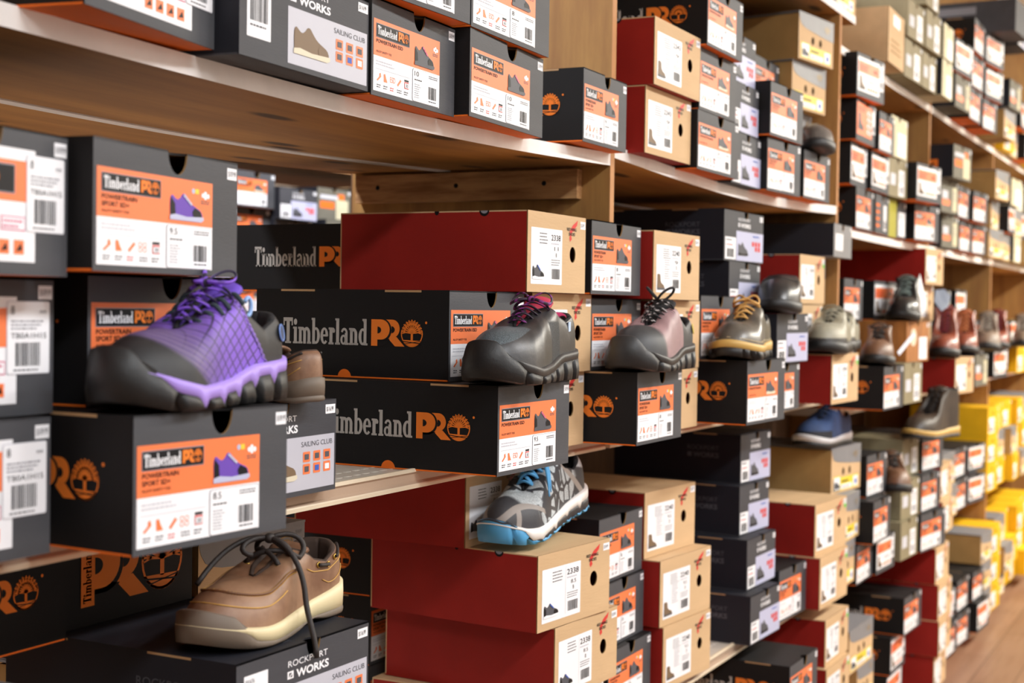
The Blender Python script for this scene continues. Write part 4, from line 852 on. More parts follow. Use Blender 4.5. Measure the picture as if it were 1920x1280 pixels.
# ---------------------------------------------------------------- shelving
ply = wood('plywood_under', 'bb8544', '9e6c34', 'y', .55, .6, True); plyv = wood('plywood_side', 'b08448', '96693a', 'z', .9, .65); edge = mat('plywood_edge', 'c08a58', .7, var=.1, vs=20); whe = mat('whitewashed_edge', 'f1ece8', .6, var=.06, vs=14); met = mat('beige_metal', 'cfc6b8', .4); pine = wood('pine_cleat', 'cfa06c', '9c6a40', 'x', 2.4, .6); lipm = mat('shelf_lip_cream', 'd8c8ae', .35, var=.05, vs=9); chn = mat('price_channel_bronze', 'b59c86', .3)
def shelf_board(y0, y1, z_low, sag, label, th=.022, skew=1.0, edge_m=None, x0=-.535, strip=True, front_strip=False):
    root = empty('shelf_board', (0, y0, z_low)); tag(root, label, 'shelf', 'plywood shelf boards'); n = 28; L = y1-y0
    sg = lambda u: -sag*math.sin(PI*min(1, max(0, u))**skew)
    def slab(xa, xb, m_top, m_bot, m_edge, name, z0=0, z1=th):
        b = MB()
        for i in range(n):
            u0, u1 = i/n, (i+1)/n; a_, c = sg(u0), sg(u1); ya, yb = u0*L, u1*L
            b.add([(xa, ya, z1+a_), (xb, ya, z1+a_), (xb, yb, z1+c), (xa, yb, z1+c)], [(0, 1, 2, 3)], m_top); b.add([(xa, ya, z0+a_), (xb, ya, z0+a_), (xb, yb, z0+c), (xa, yb, z0+c)], [(3, 2, 1, 0)], m_bot)
            b.add([(xb, ya, z0+a_), (xb, yb, z0+c), (xb, yb, z1+c), (xb, ya, z1+a_)], [(0, 1, 2, 3)], m_edge); b.add([(xa, ya, z0+a_), (xa, yb, z0+c), (xa, yb, z1+c), (xa, ya, z1+a_)], [(3, 2, 1, 0)], m_edge)
        b.add([(xa, 0, z0), (xb, 0, z0), (xb, 0, z1), (xa, 0, z1)], [(0, 1, 2, 3)], m_edge); b.add([(xa, L, z0), (xb, L, z0), (xb, L, z1), (xa, L, z1)], [(3, 2, 1, 0)], m_edge)
        b.build(name, root)
    if strip:
        slab(-.322, 0, ply, ply, edge_m or whe, 'front_board'); slab(x0, -.345, ply, ply, edge, 'rear_board'); slab(-.345, -.322, whe, whe, whe, 'joint_strip', -.002, th-.001)
    else: slab(x0, 0, ply, ply, edge_m or whe, 'front_board')
    return root
US = []
shelf_board(.645, 2.345, 1.591, .0158, 'plywood shelf with whitewashed front edge, high in the nearest bay', skew=1.2)
shelf_board(2.365, 3.925, 1.606, .019, 'sagging plywood shelf with pale front edge, high in the second bay')
shelf_board(2.365, 4.10, 2.154, .004, 'topmost plywood shelf of the second bay')
shelf_board(3.945, 5.20, 1.553, .003, 'plywood shelf with pale edge above the boots, third bay'); shelf_board(5.22, 6.65, 1.556, .003, 'plywood shelf with pale edge above the boots, fourth bay')
shelf_board(3.945, 5.20, 2.048, .003, 'high plywood shelf under olive and kraft boxes, third bay'); shelf_board(5.22, 6.65, 2.048, .003, 'high plywood shelf under stacked dark boxes, fourth bay')
for z_, n_ in ((2.048, 'high'), (1.556, 'upper'), (1.046, 'display'), (.548, 'lower')): shelf_board(6.67, 8.2, z_, .002, n_+' plywood shelf of the farthest bay')
for y0, y1, zz, nm in ((3.975, 5.20, 1.046, 'display shelf board under the boots, third bay'), (5.22, 6.65, 1.046, 'display shelf board, fourth bay'), (4.107, 5.40, .548, 'lower shelf board of the third bay'), (5.42, 6.65, .548, 'lower shelf board of the fourth bay')): shelf_board(y0, y1, zz, .001, nm, edge_m=chn)
def metal_shelf(y0, y1, zt, label, drop=.023):
    r = empty('metal_shelf', (0, y0, zt)); tag(r, label, 'shelf', 'metal shelves'); L = y1-y0
    b = MB(); b.box(-.535, 0, -.012, -.012, L, 0, met); b.build('deck', r)
    hl = MB()
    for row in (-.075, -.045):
        for i in range(int(L/.022)): hl.box(row, .01+i*.022, .0001, row+.005, .022+i*.022, .0004, mat('slot_glint', 'efeade', .4))  # glints of the deck slots, painted as pale dashes
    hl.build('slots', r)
    b = MB(); prof = [(-.012, 0), (-.009, .0035), (-.004, .0035), (-.002, -.001), (-.006, -.004), (-.006, -.014), (-.001, -.017), (0, -.0185), (0, -drop), (-.009, -drop), (-.012, -.012)]
    for i in range(len(prof)):
        p, q = prof[i], prof[(i+1) % len(prof)]; m_ = lipm if i in (0, 1, 2, 6, 7, 8) else chn
        b.add([(p[0], 0, p[1]), (p[0], L, p[1]), (q[0], L, q[1]), (q[0], 0, q[1])], [(0, 1, 2, 3)], m_)
    b.add([(p[0], 0, p[1]) for p in prof], [tuple(range(len(prof)))], lipm); b.add([(p[0], L, p[1]) for p in prof], [tuple(range(len(prof)))][::-1], lipm)
    b.build('price_channel', r); return r
metal_shelf(.645, 2.345, 1.1135, 'beige metal display shelf with price channel, under the purple sneaker'); metal_shelf(2.365, 3.94, 1.1135, 'beige metal display shelf, under the striped and tan-laced shoes')
metal_shelf(.645, 2.345, .5875, 'lower beige metal shelf of the nearest bay'); metal_shelf(2.365, 4.085, .5875, 'lower beige metal shelf carrying kraft and charcoal boxes, second bay')
def divider(y, z0, z1, label, cleat=True, th=.018, cz=None, xe=0.0):
    r = empty('divider_panel', (0, y, z0)); tag(r, label, 'divider', 'plywood dividers between bays'); b = MB(); h = z1-z0
    b.box(-.54, 0, 0, -.0012+xe, th, h, plyv); b.box(-.0012+xe, 0, 0, xe, th, h, edge); p_ = b.build('panel', r)
    if cz:
        c = MB(); c.box(-.52, -.02, cz-z0, -.055, 0, cz+.052-z0, pine); c.build('shelf_cleat', r); s = MB()
        for x in (-.47, -.30, -.12): s.ball((x, -.0202, cz-z0+.028), .0045, Mbk, 8, (1, .3, 1))
        s.build('screw', r)
    return r
def recessed(y, z0, z1, par, xf=-.42, th=.016):
    b = MB(); b.box(-.54, y, z0, xf, y+th, z1, plyv); o = b.build('rear_post', par); o.matrix_parent_inverse = par.matrix_basis.inverted(); return o
divider(.62, 0, 3.0, 'plywood divider panel at the near end of the nearest bay')
d_ = divider(2.346, 1.489, 3.0, 'plywood divider panel with pine cleat, end of the nearest bay', cz=1.533); b = MB(); b.box(-.54, 0, -1.429, -.40, .017, -.0001, plyv); b.build('rear_post', d_)
d_ = divider(3.926, 1.489, 2.1535, 'plywood divider panel, end of the second bay'); b = MB(); b.box(-.54, 0, -1.429, -.45, .017, -.0001, plyv); b.build('rear_post', d_)
divider(3.957, 1.1145, 1.552, 'short plywood panel beside the kraft stack, end of the second bay', th=.015)
divider(5.201, 1.069, 3.0, 'plywood divider panel, end of the third bay')
for y, n_ in ((4.088, 'second'), (5.402, 'third')): b = MB(); b.box(-.54, y, .06, -.43, y+.016, 1.03, plyv); o = b.build('divider_panel'); tag(o, 'recessed lower panel behind the boxes, end of the %s bay' % n_, 'divider', 'plywood dividers between bays')
divider(6.651, 0, 3.0, 'plywood divider panel, end of the fourth bay'); divider(8.202, 0, 3.0, 'plywood divider panel at the far end of the shelving')
for y0, y1, n_ in ((.70, 2.345, 'nearest'), (2.365, 4.086, 'second'), (4.108, 5.40, 'third'), (5.422, 6.65, 'fourth'), (6.671, 8.2, 'farthest')):
    b = MB(); b.box(-.53, y0, 0, -.02, y1, .0595, edge); o = b.build('base_plinth'); tag(o, 'low wooden plinth under the boxes of the %s bay' % n_, 'plinth', 'wooden plinths')
for y0, y1, z1, n_ in ((2.365, 3.925, 2.15, 'second'), (3.945, 5.20, 2.6, 'third'), (5.22, 6.65, 2.6, 'fourth'), (6.67, 8.2, 2.6, 'farthest')):
    b = MB(); b.box(-.556, y0, 0, -.542, y1, z1, wood('shade_back_ply', '6a4a2c', '523820', 'z', .9, .7)); o = b.build('added_back_panel'); tag(o, 'added dark plywood panel deepening the shade behind the %s bay' % n_, 'back panel', 'added shade panels')  # added dark panels that deepen the shade inside the bays
# paper notice on the far side of the second post
b = MB(); b.box(0.0005, 3.927, 1.19, .0015, 3.943, 1.33, Mwht); o = b.build('paper_notice'); tag(o, 'narrow white paper strip on the post edge beyond the second bay', 'notice')
# ---------------------------------------------------------------- the boxes
ROWS = [
['b1', 'B0', 'TS', -0.345, 2.121, 0.588, 0, 0.223, 0.1205],
['b1', 'B1', 'TS', -0.345, 2.121, 0.7095, 0, 0.223, 0.1205],
['b1', 'B2', 'TS', -0.345, 2.121, 0.831, 0, 0.223, 0.1205],
['b1', 'B3', 'TS', -0.43, 2.121, 0.9525, 0, 0.223, 0.1205],
['d1', 'L1', 'TB', 0.111, 0.729, 1.36, 8, 0.223, 0.122],
['d1', 'L3', 'TB', 0.0547, 0.735, 1.114, 0.1, 0.223, 0.122],
['d1', 'L2', 'TB', 0.0392, 0.755, 1.237, 0.6, 0.223, 0.122],
['d1', 'N1', 'TP', 0.1, 0.96, 1.366, 8, 0.25, 0.118],
['d1', 'N3', 'TP', 0.1334, 0.9767, 1.114, -3.9, 0.2089, 0.1245],
['d1', 'N2', 'TP', 0.0343, 1.0243, 1.2395, 1.7, 0.2263, 0.1255],
['d1', 'R1', 'RS', 0.0207, 1.2198, 1.114, 1.2, 0.25, 0.1105],
['d1', 'M2', 'TE', 0.124, 1.6898, 1.114, -1.5, 0.2137, 0.1205],
['d1', 'M1', 'TE', 0.03, 1.722, 1.2355, -1, 0.222, 0.1255],
['d1', 'M3', 'RW', 0.0548, 1.9105, 1.3623, 0, 0.21, 0.121],
['d1', 'M4', 'RW', 0.0375, 1.9643, 1.236, 0, 0.222, 0.1253],
['d1', 'M5', 'RW', 0.025, 1.968, 1.114, 0, 0.222, 0.121],
['d1b', 'M0', 'TM', -0.3, 1.985, 1.36, 0, 0.223, 0.112],
['d2', 'M6', 'TS', 0.06, 2.133, 1.3623, 1, 0.222, 0.1205],
['d2', 'M7', 'TS', 0.034, 2.195, 1.2355, 0, 0.22, 0.1205],
['d2', 'C', 'TS', 0.117, 2.199, 1.114, 0, 0.21, 0.1205],
['d2', 'M8', 'RW', 0.075, 2.37, 1.357, -0.9, 0.228, 0.121],
['d2', 'M10', 'RW', 0.06, 2.43, 1.114, 0, 0.222, 0.1126],
['d2', 'M9', 'RW', 0.06, 2.435, 1.2276, 0, 0.2221, 0.1283],
['d2', 'P3', 'TS', 0.046, 2.704, 1.2417, 0.0, 0.223, 0.1262],
['d2', 'D', 'TG', 0.1393, 2.717, 1.114, -2.7, 0.2231, 0.1267],
['d2', 'P1', 'RP', 0.0106, 2.9432, 1.446, -1.7, 0.2536, 0.1105],
['d2', 'P2', 'RP', 0.0162, 2.965, 1.3345, 1.5, 0.2409, 0.1105],
['d2', 'P5', 'TS', 0.085, 3.06, 1.114, 0.0, 0.223, 0.108],
['d2', 'P4', 'RP', 0.0898, 3.0798, 1.223, -1.6, 0.2274, 0.1105],
['d2', 'P11', 'RW', 0.1165, 3.455, 1.114, -2.8, 0.2244, 0.121],
['d2', 'P6', 'RW', 0.03, 3.466, 1.358, -0.6, 0.2235, 0.121],
['d2', 'P7', 'RW', 0.025, 3.469, 1.236, -1.1, 0.2227, 0.121],
['d2', 'K3', 'K', 0.0, 3.72, 1.114, 0.0, 0.21, 0.122],
['d2', 'P8', 'GB', 0.045, 3.73, 1.483, 0, 0.19, 0.088],
['d2', 'P10', 'K', -0.03, 3.735, 1.237, 4.4, 0.21, 0.122],
['d2', 'P9', 'K', -0.02, 3.735, 1.36, 3.4, 0.21, 0.122],
['d3', 'Q5', 'TS', 0.1287, 3.9726, 1.07, -1.7, 0.2165, 0.1205],
['d3', 'Q0', 'TS', 0.0, 4.03, 1.3135, 0, 0.223, 0.1205],
['d3', 'Q5b', 'T2', -0.02, 4.05, 1.1915, 0.0, 0.223, 0.121],
['d3', 'Q6', 'OL', 0.1217, 4.2713, 1.07, -2.7, 0.2094, 0.12],
['d3', 'Q12', 'BR', 0.1059, 4.3737, 1.191, -5.7, 0.2202, 0.1234],
['d3', 'Q2', 'T2', -0.0065, 4.4284, 1.3154, -5.9, 0.2255, 0.121],
['d3', 'Q7', 'RW', 0.1534, 4.93, 1.07, -5.9, 0.222, 0.121],
['d3', 'Q1', 'RW', 0.045, 4.9532, 1.436, -4.6, 0.2194, 0.121],
['d3', 'Q3b', 'RW', 0.02, 4.96, 1.192, -1.1, 0.222, 0.121],
['d3', 'Q3', 'RW', 0.02, 4.96, 1.314, -2.4, 0.2225, 0.121],
['d4', 'Q8b', 'OG', 0.0, 5.46, 1.189, 0.0, 0.215, 0.118],
['d4', 'Q4', 'OG', 0.0, 5.46, 1.308, 0, 0.219, 0.118],
['d4', 'Q8', 'OG', 0.1294, 5.4754, 1.07, -2.9, 0.2201, 0.118],
['d4', 'Q4x', 'OG', 0.02, 5.74, 1.07, 0, 0.223, 0.118],
['d4', 'Q4y', 'TS', 0.0, 5.74, 1.189, 0, 0.223, 0.1205],
['d4', 'Q4b', 'T2', 0.01, 5.74, 1.3105, 0, 0.2309, 0.121],
['d4', 'Q5x', 'K', 0.03, 6.0, 1.07, -3, 0.222, 0.121],
['d4', 'Q5y', 'TS', 0.0, 6.0, 1.192, -3, 0.222, 0.1205],
['d4', 'Q9', 'T2', 0.0764, 6.28, 1.07, -5.6, 0.2295, 0.121],
['d4', 'Q9b', 'TS', 0.0, 6.3, 1.192, 0.0, 0.223, 0.1205],
['d5', 'X', 'K', 0.037, 6.7, 1.07, -0.8, 0.222, 0.121],
['d5', 'X', 'T2', 0.048, 6.7, 1.192, -1.9, 0.222, 0.121],
['d5', 'X', 'YB', 0.08, 6.94, 1.07, -2.8, 0.222, 0.121],
['d5', 'X', 'T2', 0.045, 6.94, 1.192, -2.2, 0.222, 0.121],
['d5', 'X', 'T2', 0.058, 7.18, 1.07, -2.3, 0.222, 0.121],
['d5', 'X', 'YB', 0.041, 7.18, 1.192, 0.1, 0.222, 0.121],
['d5', 'X', 'K', 0.039, 7.42, 1.07, -0.6, 0.222, 0.121],
['d5', 'X', 'YB', 0.074, 7.42, 1.192, -3.4, 0.222, 0.121],
['d5', 'X', 'YB', 0.024, 7.66, 1.07, -2.6, 0.222, 0.121],
['d5', 'X', 'K', 0.066, 7.66, 1.192, -0.3, 0.222, 0.121],
['f2', 'F3', 'TS', 0.1, 3.14, 0.06, 0.0, 0.223, 0.1205],
['f2', 'F4', 'TS', 0.1, 3.14, 0.1815, 0.0, 0.223, 0.1205],
['f2', 'F4b', 'TS', 0.11, 3.14, 0.303, 0, 0.223, 0.12],
['f2', 'T20', 'TS', 0.117, 3.14, 0.424, -1.3, 0.2145, 0.1205],
['f2', 'F1', 'RW', 0.04, 3.6275, 0.06, 0.0, 0.222, 0.121],
['f2', 'F2', 'RW', 0.04, 3.6275, 0.182, 0.0, 0.222, 0.121],
['f2', 'T19', 'RW', 0.0748, 3.6275, 0.304, -1.3, 0.2191, 0.121],
['f2', 'T18', 'RW', 0.0658, 3.6438, 0.426, -0.9, 0.2261, 0.121],
['f2', 'F7', 'K', 0.0272, 4.0623, 0.306, -1.7, 0.2595, 0.1263],
['f2', 'F5', 'K', 0.0195, 4.1564, 0.06, 0.0, 0.222, 0.122],
['f2', 'F6', 'K', 0.0295, 4.1564, 0.183, 0.8, 0.222, 0.122],
['f3', 'G1', 'T2', 0.0175, 4.6145, 0.06, 0.0, 0.223, 0.121],
['f3', 'G2', 'T2', 0.0275, 4.6145, 0.182, -0.7, 0.205, 0.121],
['f3', 'G3', 'TS', 0.0574, 4.6617, 0.304, -2.8, 0.2191, 0.1205],
['f3', 'H2', 'RW', 0.115, 4.95, 0.182, -0.2, 0.215, 0.121],
['f3', 'H4', 'RW', 0.1, 4.95, 0.426, -1.0, 0.215, 0.121],
['f3', 'H3', 'RW', 0.11, 4.955, 0.304, -1.4, 0.215, 0.121],
['f3', 'H1', 'RW', 0.1, 4.96, 0.06, 0.0, 0.215, 0.121],
['f4', 'I0', 'TS', 0.05, 5.42, 0.06, -2, 0.222, 0.1205],
['f4', 'I0b', 'T2', 0.04, 5.42, 0.1815, -2, 0.222, 0.121],
['f4', 'I1', 'TS', 0.0522, 5.6802, 0.06, -4.0, 0.1919, 0.1205],
['f4', 'I2', 'TS', 0.0415, 5.7291, 0.1815, -2.6, 0.21, 0.1205],
['f4', 'I3', 'T2', 0.0826, 5.9632, 0.06, -3.4, 0.2073, 0.121],
['f4', 'I4', 'TS', 0.0591, 5.9798, 0.182, -3.4, 0.1997, 0.1148],
['f4', 'X', 'K', 0.06, 6.16, 0.304, -3, 0.222, 0.121],
['f4', 'X', 'K', 0.0575, 6.1766, 0.06, -2.9, 0.2216, 0.121],
['f4', 'X', 'K', 0.0562, 6.1834, 0.182, -2.9, 0.2191, 0.121],
['f4', 'X', 'YB', 0.06, 6.4, 0.06, -3, 0.222, 0.121],
['f4', 'X', 'YB', 0.06, 6.4, 0.304, -3, 0.222, 0.121],
['f4', 'X', 'YB', 0.0594, 6.4042, 0.182, -3, 0.222, 0.121],
['f5', 'X', 'K', 0.037, 6.7, 0.06, -3.4, 0.222, 0.121],
['f5', 'X', 'K', 0.079, 6.7, 0.182, -1.5, 0.222, 0.121],
['f5', 'X', 'K', 0.032, 6.7, 0.304, -3.6, 0.222, 0.121],
['f5', 'X', 'YB', 0.023, 6.94, 0.06, -1.6, 0.222, 0.121],
['f5', 'X', 'YB', 0.061, 6.94, 0.182, -3.1, 0.222, 0.121],
['f5', 'X', 'YB', 0.022, 6.94, 0.304, -1.1, 0.222, 0.121],
['f5', 'X', 'YB', 0.035, 7.18, 0.06, 0.8, 0.222, 0.121],
['f5', 'X', 'YB', 0.027, 7.18, 0.182, -0.8, 0.222, 0.121],
['f5', 'X', 'YB', 0.066, 7.18, 0.304, -1.5, 0.222, 0.121],
['f5', 'X', 'YB', 0.079, 7.42, 0.06, -1.1, 0.222, 0.121],
['f5', 'X', 'YB', 0.035, 7.42, 0.182, -1.5, 0.222, 0.121],
['f5', 'X', 'YB', 0.022, 7.42, 0.304, -1.5, 0.222, 0.121],
['f5', 'X', 'YB', 0.035, 7.66, 0.06, 1.3, 0.222, 0.121],
['f5', 'X', 'YB', 0.07, 7.66, 0.182, -1.0, 0.222, 0.121],
['f5', 'X', 'YB', 0.022, 7.66, 0.304, -2.5, 0.222, 0.121],
['l1', 'S1', 'RS', 0.084, 1.19, 0.856, -1, 0.245, 0.1105],
['l1', 'S0', 'TS', 0.05, 1.2, 0.588, 0.0, 0.23, 0.133],
['l1', 'S0b', 'TS', 0.04, 1.205, 0.722, 0.0, 0.23, 0.133],
['l1', 'T1', 'RW', -0.095, 2.006, 0.954, 0.0, 0.215, 0.121],
['l1', 'T2', 'RW', 0.0336, 2.0075, 0.832, -6.2, 0.2278, 0.121],
['l1', 'T4', 'RW', 0.0304, 2.0596, 0.588, 0.0, 0.222, 0.121],
['l1', 'T3', 'RW', 0.0404, 2.0596, 0.71, -4.1, 0.2177, 0.121],
['l1', 'T6', 'TS', -0.035, 2.415, 0.709, 0, 0.213, 0.12],
['l1', 'T5', 'TS', -0.04, 2.415, 0.83, 0, 0.213, 0.122],
['l1', 'T7', 'TS', -0.02, 2.42, 0.588, 0, 0.213, 0.12],
['l1b', 'S2', 'TX', -0.17, 1.205, 0.9675, 0, 0.223, 0.122],
['l1b', 'S5', 'K', -0.1707, 1.4409, 0.914, -0.1, 0.2298, 0.122],
['l1b', 'S5d', 'TS', -0.19, 1.445, 0.588, 0, 0.23, 0.132],
['l1b', 'S5c', 'K', -0.19, 1.445, 0.721, 0, 0.23, 0.122],
['l1b', 'S5b', 'GB', -0.19, 1.445, 0.844, 0, 0.23, 0.069],
['l1c', 'S4b', 'TS', 0.05, 0.8, 0.588, 0, 0.223, 0.127],
['l1c', 'S4c', 'TS', 0.05, 0.8, 0.716, 0, 0.223, 0.127],
['l1c', 'S4', 'K', 0.05, 0.8, 0.844, 0, 0.225, 0.122],
['l2', 'T9', 'RM', -0.005, 2.64, 0.7143, -5, 0.24, 0.131],
['l2', 'T8', 'RM', -0.04, 2.64, 0.8463, -5, 0.235, 0.131],
['l2', 'T10', 'RM', 0.0, 2.65, 0.588, -5, 0.225, 0.1253],
['l2', 'TN', 'TS', -0.1, 2.925, 0.588, -5, 0.165, 0.1308],
['l2', 'T14', 'RP', 0.0339, 3.1059, 0.588, -2.2, 0.202, 0.1105],
['l2', 'T13', 'RP', 0.0069, 3.1588, 0.6995, -1.6, 0.202, 0.116],
['l2', 'T12', 'RP', -0.027, 3.2018, 0.8165, -4.3, 0.185, 0.1151],
['l2', 'T11', 'RP', -0.0386, 3.2387, 0.9326, -4.1, 0.1909, 0.1155],
['l2', 'T15', 'TS', 0.0236, 3.363, 0.588, -3.1, 0.2004, 0.1263],
['l2', 'T17', 'RM', 0.0685, 3.568, 0.588, -2.0, 0.2465, 0.131],
['l2', 'T16', 'RM', 0.0517, 3.5744, 0.72, -4.4, 0.2452, 0.131],
['l2', 'T23', 'K', 0.0455, 3.8271, 0.588, -0.3, 0.1945, 0.122],
['l2', 'T22', 'K', 0.05, 3.8514, 0.711, 0.5, 0.2091, 0.1268],
['l2', 'T21', 'K', 0.01, 3.89, 0.8388, -6.2, 0.2313, 0.1268],
['l3', 'A3', 'TS', 0.0525, 4.0245, 0.572, -0.1, 0.19, 0.1118],
['l3', 'A2', 'TS', 0.0887, 4.0606, 0.6848, -1.6, 0.19, 0.1205],
['l3', 'A1', 'TS', 0.0504, 4.1341, 0.8063, -4.0, 0.1929, 0.1205],
['l3', 'A4', 'T2', 0.0643, 4.2166, 0.572, -3.2, 0.1919, 0.106],
['l3', 'A4b', 'TD', 0.0278, 4.2561, 0.679, -0.8, 0.2225, 0.1205],
['l3', 'A10', 'OL', 0.0766, 4.4907, 0.572, -4.1, 0.19, 0.12],
['l3', 'A6', 'OL', 0.0675, 4.5257, 0.6935, -5.1, 0.1962, 0.12],
['l3', 'A5', 'OL', 0.0463, 4.6427, 0.815, -4.1, 0.19, 0.12],
['l3', 'A9', 'TS', 0.1, 4.6828, 0.572, -7.1, 0.2527, 0.1205],
['l3', 'A8', 'TS', 0.0908, 4.7261, 0.6935, -4.6, 0.2167, 0.1205],
['l3', 'A7', 'TS', 0.07, 4.8345, 0.815, -6.6, 0.223, 0.1205],
['l3', 'A12', 'RW', 0.0936, 5.0898, 0.572, 0.6, 0.2142, 0.1152],
['l3', 'A11', 'RW', 0.0761, 5.14, 0.6882, -0.1, 0.2175, 0.121],
['l4', 'A13b', 'K', 0.03, 5.45, 0.572, -3, 0.222, 0.121],
['l4', 'A13c', 'K', 0.02, 5.45, 0.694, -3, 0.222, 0.121],
['l4', 'A13', 'TS', 0.0283, 5.7331, 0.572, -1.4, 0.212, 0.1205],
['l4', 'A14', 'TS', 0.0133, 5.7766, 0.6935, -1.9, 0.2172, 0.1151],
['l4', 'A15', 'T2', 0.0346, 5.9779, 0.572, -6.9, 0.2274, 0.1114],
['l4', 'A16', 'T2', 0.0121, 6.1013, 0.6844, -6.7, 0.234, 0.1123],
['l4', 'X', 'YB', 0.04, 6.4, 0.572, -3, 0.222, 0.121],
['l4', 'X', 'YB', 0.04, 6.4, 0.694, -3, 0.222, 0.121],
['l4', 'X', 'YB', 0.04, 6.4, 0.816, -3, 0.222, 0.121],
['l5', 'X', 'YB', 0.034, 6.7, 0.572, -1.4, 0.222, 0.121],
['l5', 'X', 'K', 0.031, 6.7, 0.694, -1.2, 0.222, 0.121],
['l5', 'X', 'YB', 0.023, 6.7, 0.816, 0.2, 0.222, 0.121],
['l5', 'X', 'YB', 0.074, 6.94, 0.572, 1.2, 0.222, 0.121],
['l5', 'X', 'K', 0.064, 6.94, 0.694, 1.8, 0.222, 0.121],
['l5', 'X', 'YB', 0.021, 6.94, 0.816, -2.3, 0.222, 0.121],
['l5', 'X', 'K', 0.078, 7.18, 0.572, 0.7, 0.222, 0.121],
['l5', 'X', 'YB', 0.045, 7.18, 0.694, 1.7, 0.222, 0.121],
['l5', 'X', 'YB', 0.057, 7.18, 0.816, 0.9, 0.222, 0.121],
['l5', 'X', 'YB', 0.038, 7.42, 0.572, -2.9, 0.222, 0.121],
['l5', 'X', 'YB', 0.047, 7.42, 0.694, -3.2, 0.222, 0.121],
['l5', 'X', 'K', 0.043, 7.42, 0.816, 1.8, 0.222, 0.121],
['l5', 'X', 'YB', 0.04, 7.66, 0.572, -3.9, 0.222, 0.121],
['l5', 'X', 'YB', 0.023, 7.66, 0.694, -3.0, 0.222, 0.121],
['l5', 'X', 'K', 0.067, 7.66, 0.816, -1.8, 0.222, 0.121],
['m3', 'X1', 'T2', 0.0349, 3.9854, 1.938, -6.6, 0.2214, 0.121],
['m3', 'X2', 'TO', 0.0266, 4.0241, 1.8205, -0.3, 0.2256, 0.1165],
['m3', 'X3', 'T2', 0.0084, 4.0414, 1.6985, 0.1, 0.1982, 0.121],
['m3', 'X4', 'TS', 0.0103, 4.1065, 1.577, 0.4, 0.2242, 0.1205],
['m3', 'X3b', 'T2', 0.0205, 4.2426, 1.6985, -0.5, 0.2239, 0.1145],
['m3', 'X2b', 'TS', 0.0381, 4.2555, 1.814, -0.6, 0.19, 0.116],
['m3', 'X7', 'TD', 0.0129, 4.337, 1.577, 1.5, 0.2092, 0.1205],
['m3', 'X5', 'CR', 0.0312, 4.4461, 1.8195, -1.5, 0.2087, 0.125],
['m3', 'X6', 'OL', 0.0213, 4.4678, 1.6985, -4.1, 0.2005, 0.12],
['m3', 'X8', 'TY', 0.002, 4.5492, 1.577, -4.3, 0.2032, 0.118],
['m3', 'X9', 'T2', 0.0653, 4.6713, 1.6985, -7.9, 0.2362, 0.121],
['m3', 'X10', 'TG', 0.0364, 4.7984, 1.577, -8.6, 0.2316, 0.1205],
['m4', 'Y2', 'OG', 0.04, 5.226, 1.699, -5.2, 0.2208, 0.118],
['m4', 'Y1', 'OK', 0.08, 5.226, 1.818, -5.5, 0.2313, 0.118],
['m4', 'Y5', 'OG', 0.0189, 5.3683, 1.58, -5.3, 0.219, 0.118],
['m4', 'Y3', 'TS', 0.0371, 5.5906, 1.7015, -0.9, 0.2207, 0.1205],
['m4', 'Y6', 'TS', 0.0228, 5.714, 1.58, -1.7, 0.2247, 0.1205],
['m4', 'Y4', 'TS', 0.0504, 5.8461, 1.7015, -4.7, 0.2295, 0.1205],
['m4', 'Y7', 'TS', 0.0264, 5.986, 1.58, -4.7, 0.2255, 0.1205],
['m4', 'Y8', 'K', 0.06, 6.33, 1.826, -6.1, 0.2206, 0.122],
['m4', 'Y10', 'K', 0.03, 6.39, 1.58, -6.8, 0.215, 0.122],
['m4', 'Y9', 'K', 0.035, 6.39, 1.703, 0.0, 0.215, 0.122],
['m5', 'X', 'K', 0.039, 6.7, 1.58, -0.2, 0.222, 0.121],
['m5', 'X', 'T2', 0.064, 6.7, 1.702, 1.1, 0.222, 0.121],
['m5', 'X', 'CR', 0.073, 6.7, 1.824, -3.5, 0.222, 0.121],
['m5', 'X', 'CR', 0.056, 6.94, 1.58, 0.0, 0.222, 0.121],
['m5', 'X', 'K', 0.05, 6.94, 1.702, -2.9, 0.222, 0.121],
['m5', 'X', 'CR', 0.048, 6.94, 1.824, -3.5, 0.222, 0.121],
['m5', 'X', 'K', 0.076, 7.18, 1.58, 1.2, 0.222, 0.121],
['m5', 'X', 'T2', 0.053, 7.18, 1.702, -2.2, 0.222, 0.121],
['m5', 'X', 'CR', 0.075, 7.18, 1.824, -0.6, 0.222, 0.121],
['m5', 'X', 'CR', 0.073, 7.42, 1.58, 1.1, 0.222, 0.121],
['m5', 'X', 'K', 0.051, 7.42, 1.702, -1.5, 0.222, 0.121],
['m5', 'X', 'CR', 0.056, 7.42, 1.824, -1.4, 0.222, 0.121],
['m5', 'X', 'K', 0.03, 7.66, 1.58, -2.2, 0.222, 0.121],
['m5', 'X', 'T2', 0.069, 7.66, 1.702, -3.7, 0.222, 0.121],
['m5', 'X', 'CR', 0.023, 7.66, 1.824, -0.2, 0.222, 0.121],
['t2', 'TS2a', 'TS', -0.0383, 3.657, 2.176, -3.2, 0.2146, 0.1205],
['t2', 'TS2b', 'K', -0.0201, 3.8745, 2.176, -4.5, 0.2296, 0.122],
['t3', 'W1', 'KR', 0.0603, 4.2481, 2.072, 1.0, 0.2347, 0.16],
['t3', 'O2', 'OL', 0.0594, 4.5178, 2.193, -2.8, 0.2043, 0.1146],
['t3', 'O1', 'OL', 0.0497, 4.5255, 2.072, -2.0, 0.2273, 0.12],
['t3', 'O5', 'OL', 0.0822, 4.6775, 2.3184, -0.4, 0.2021, 0.12],
['t3', 'O4', 'OL', 0.0733, 4.7281, 2.193, -2.0, 0.2168, 0.1244],
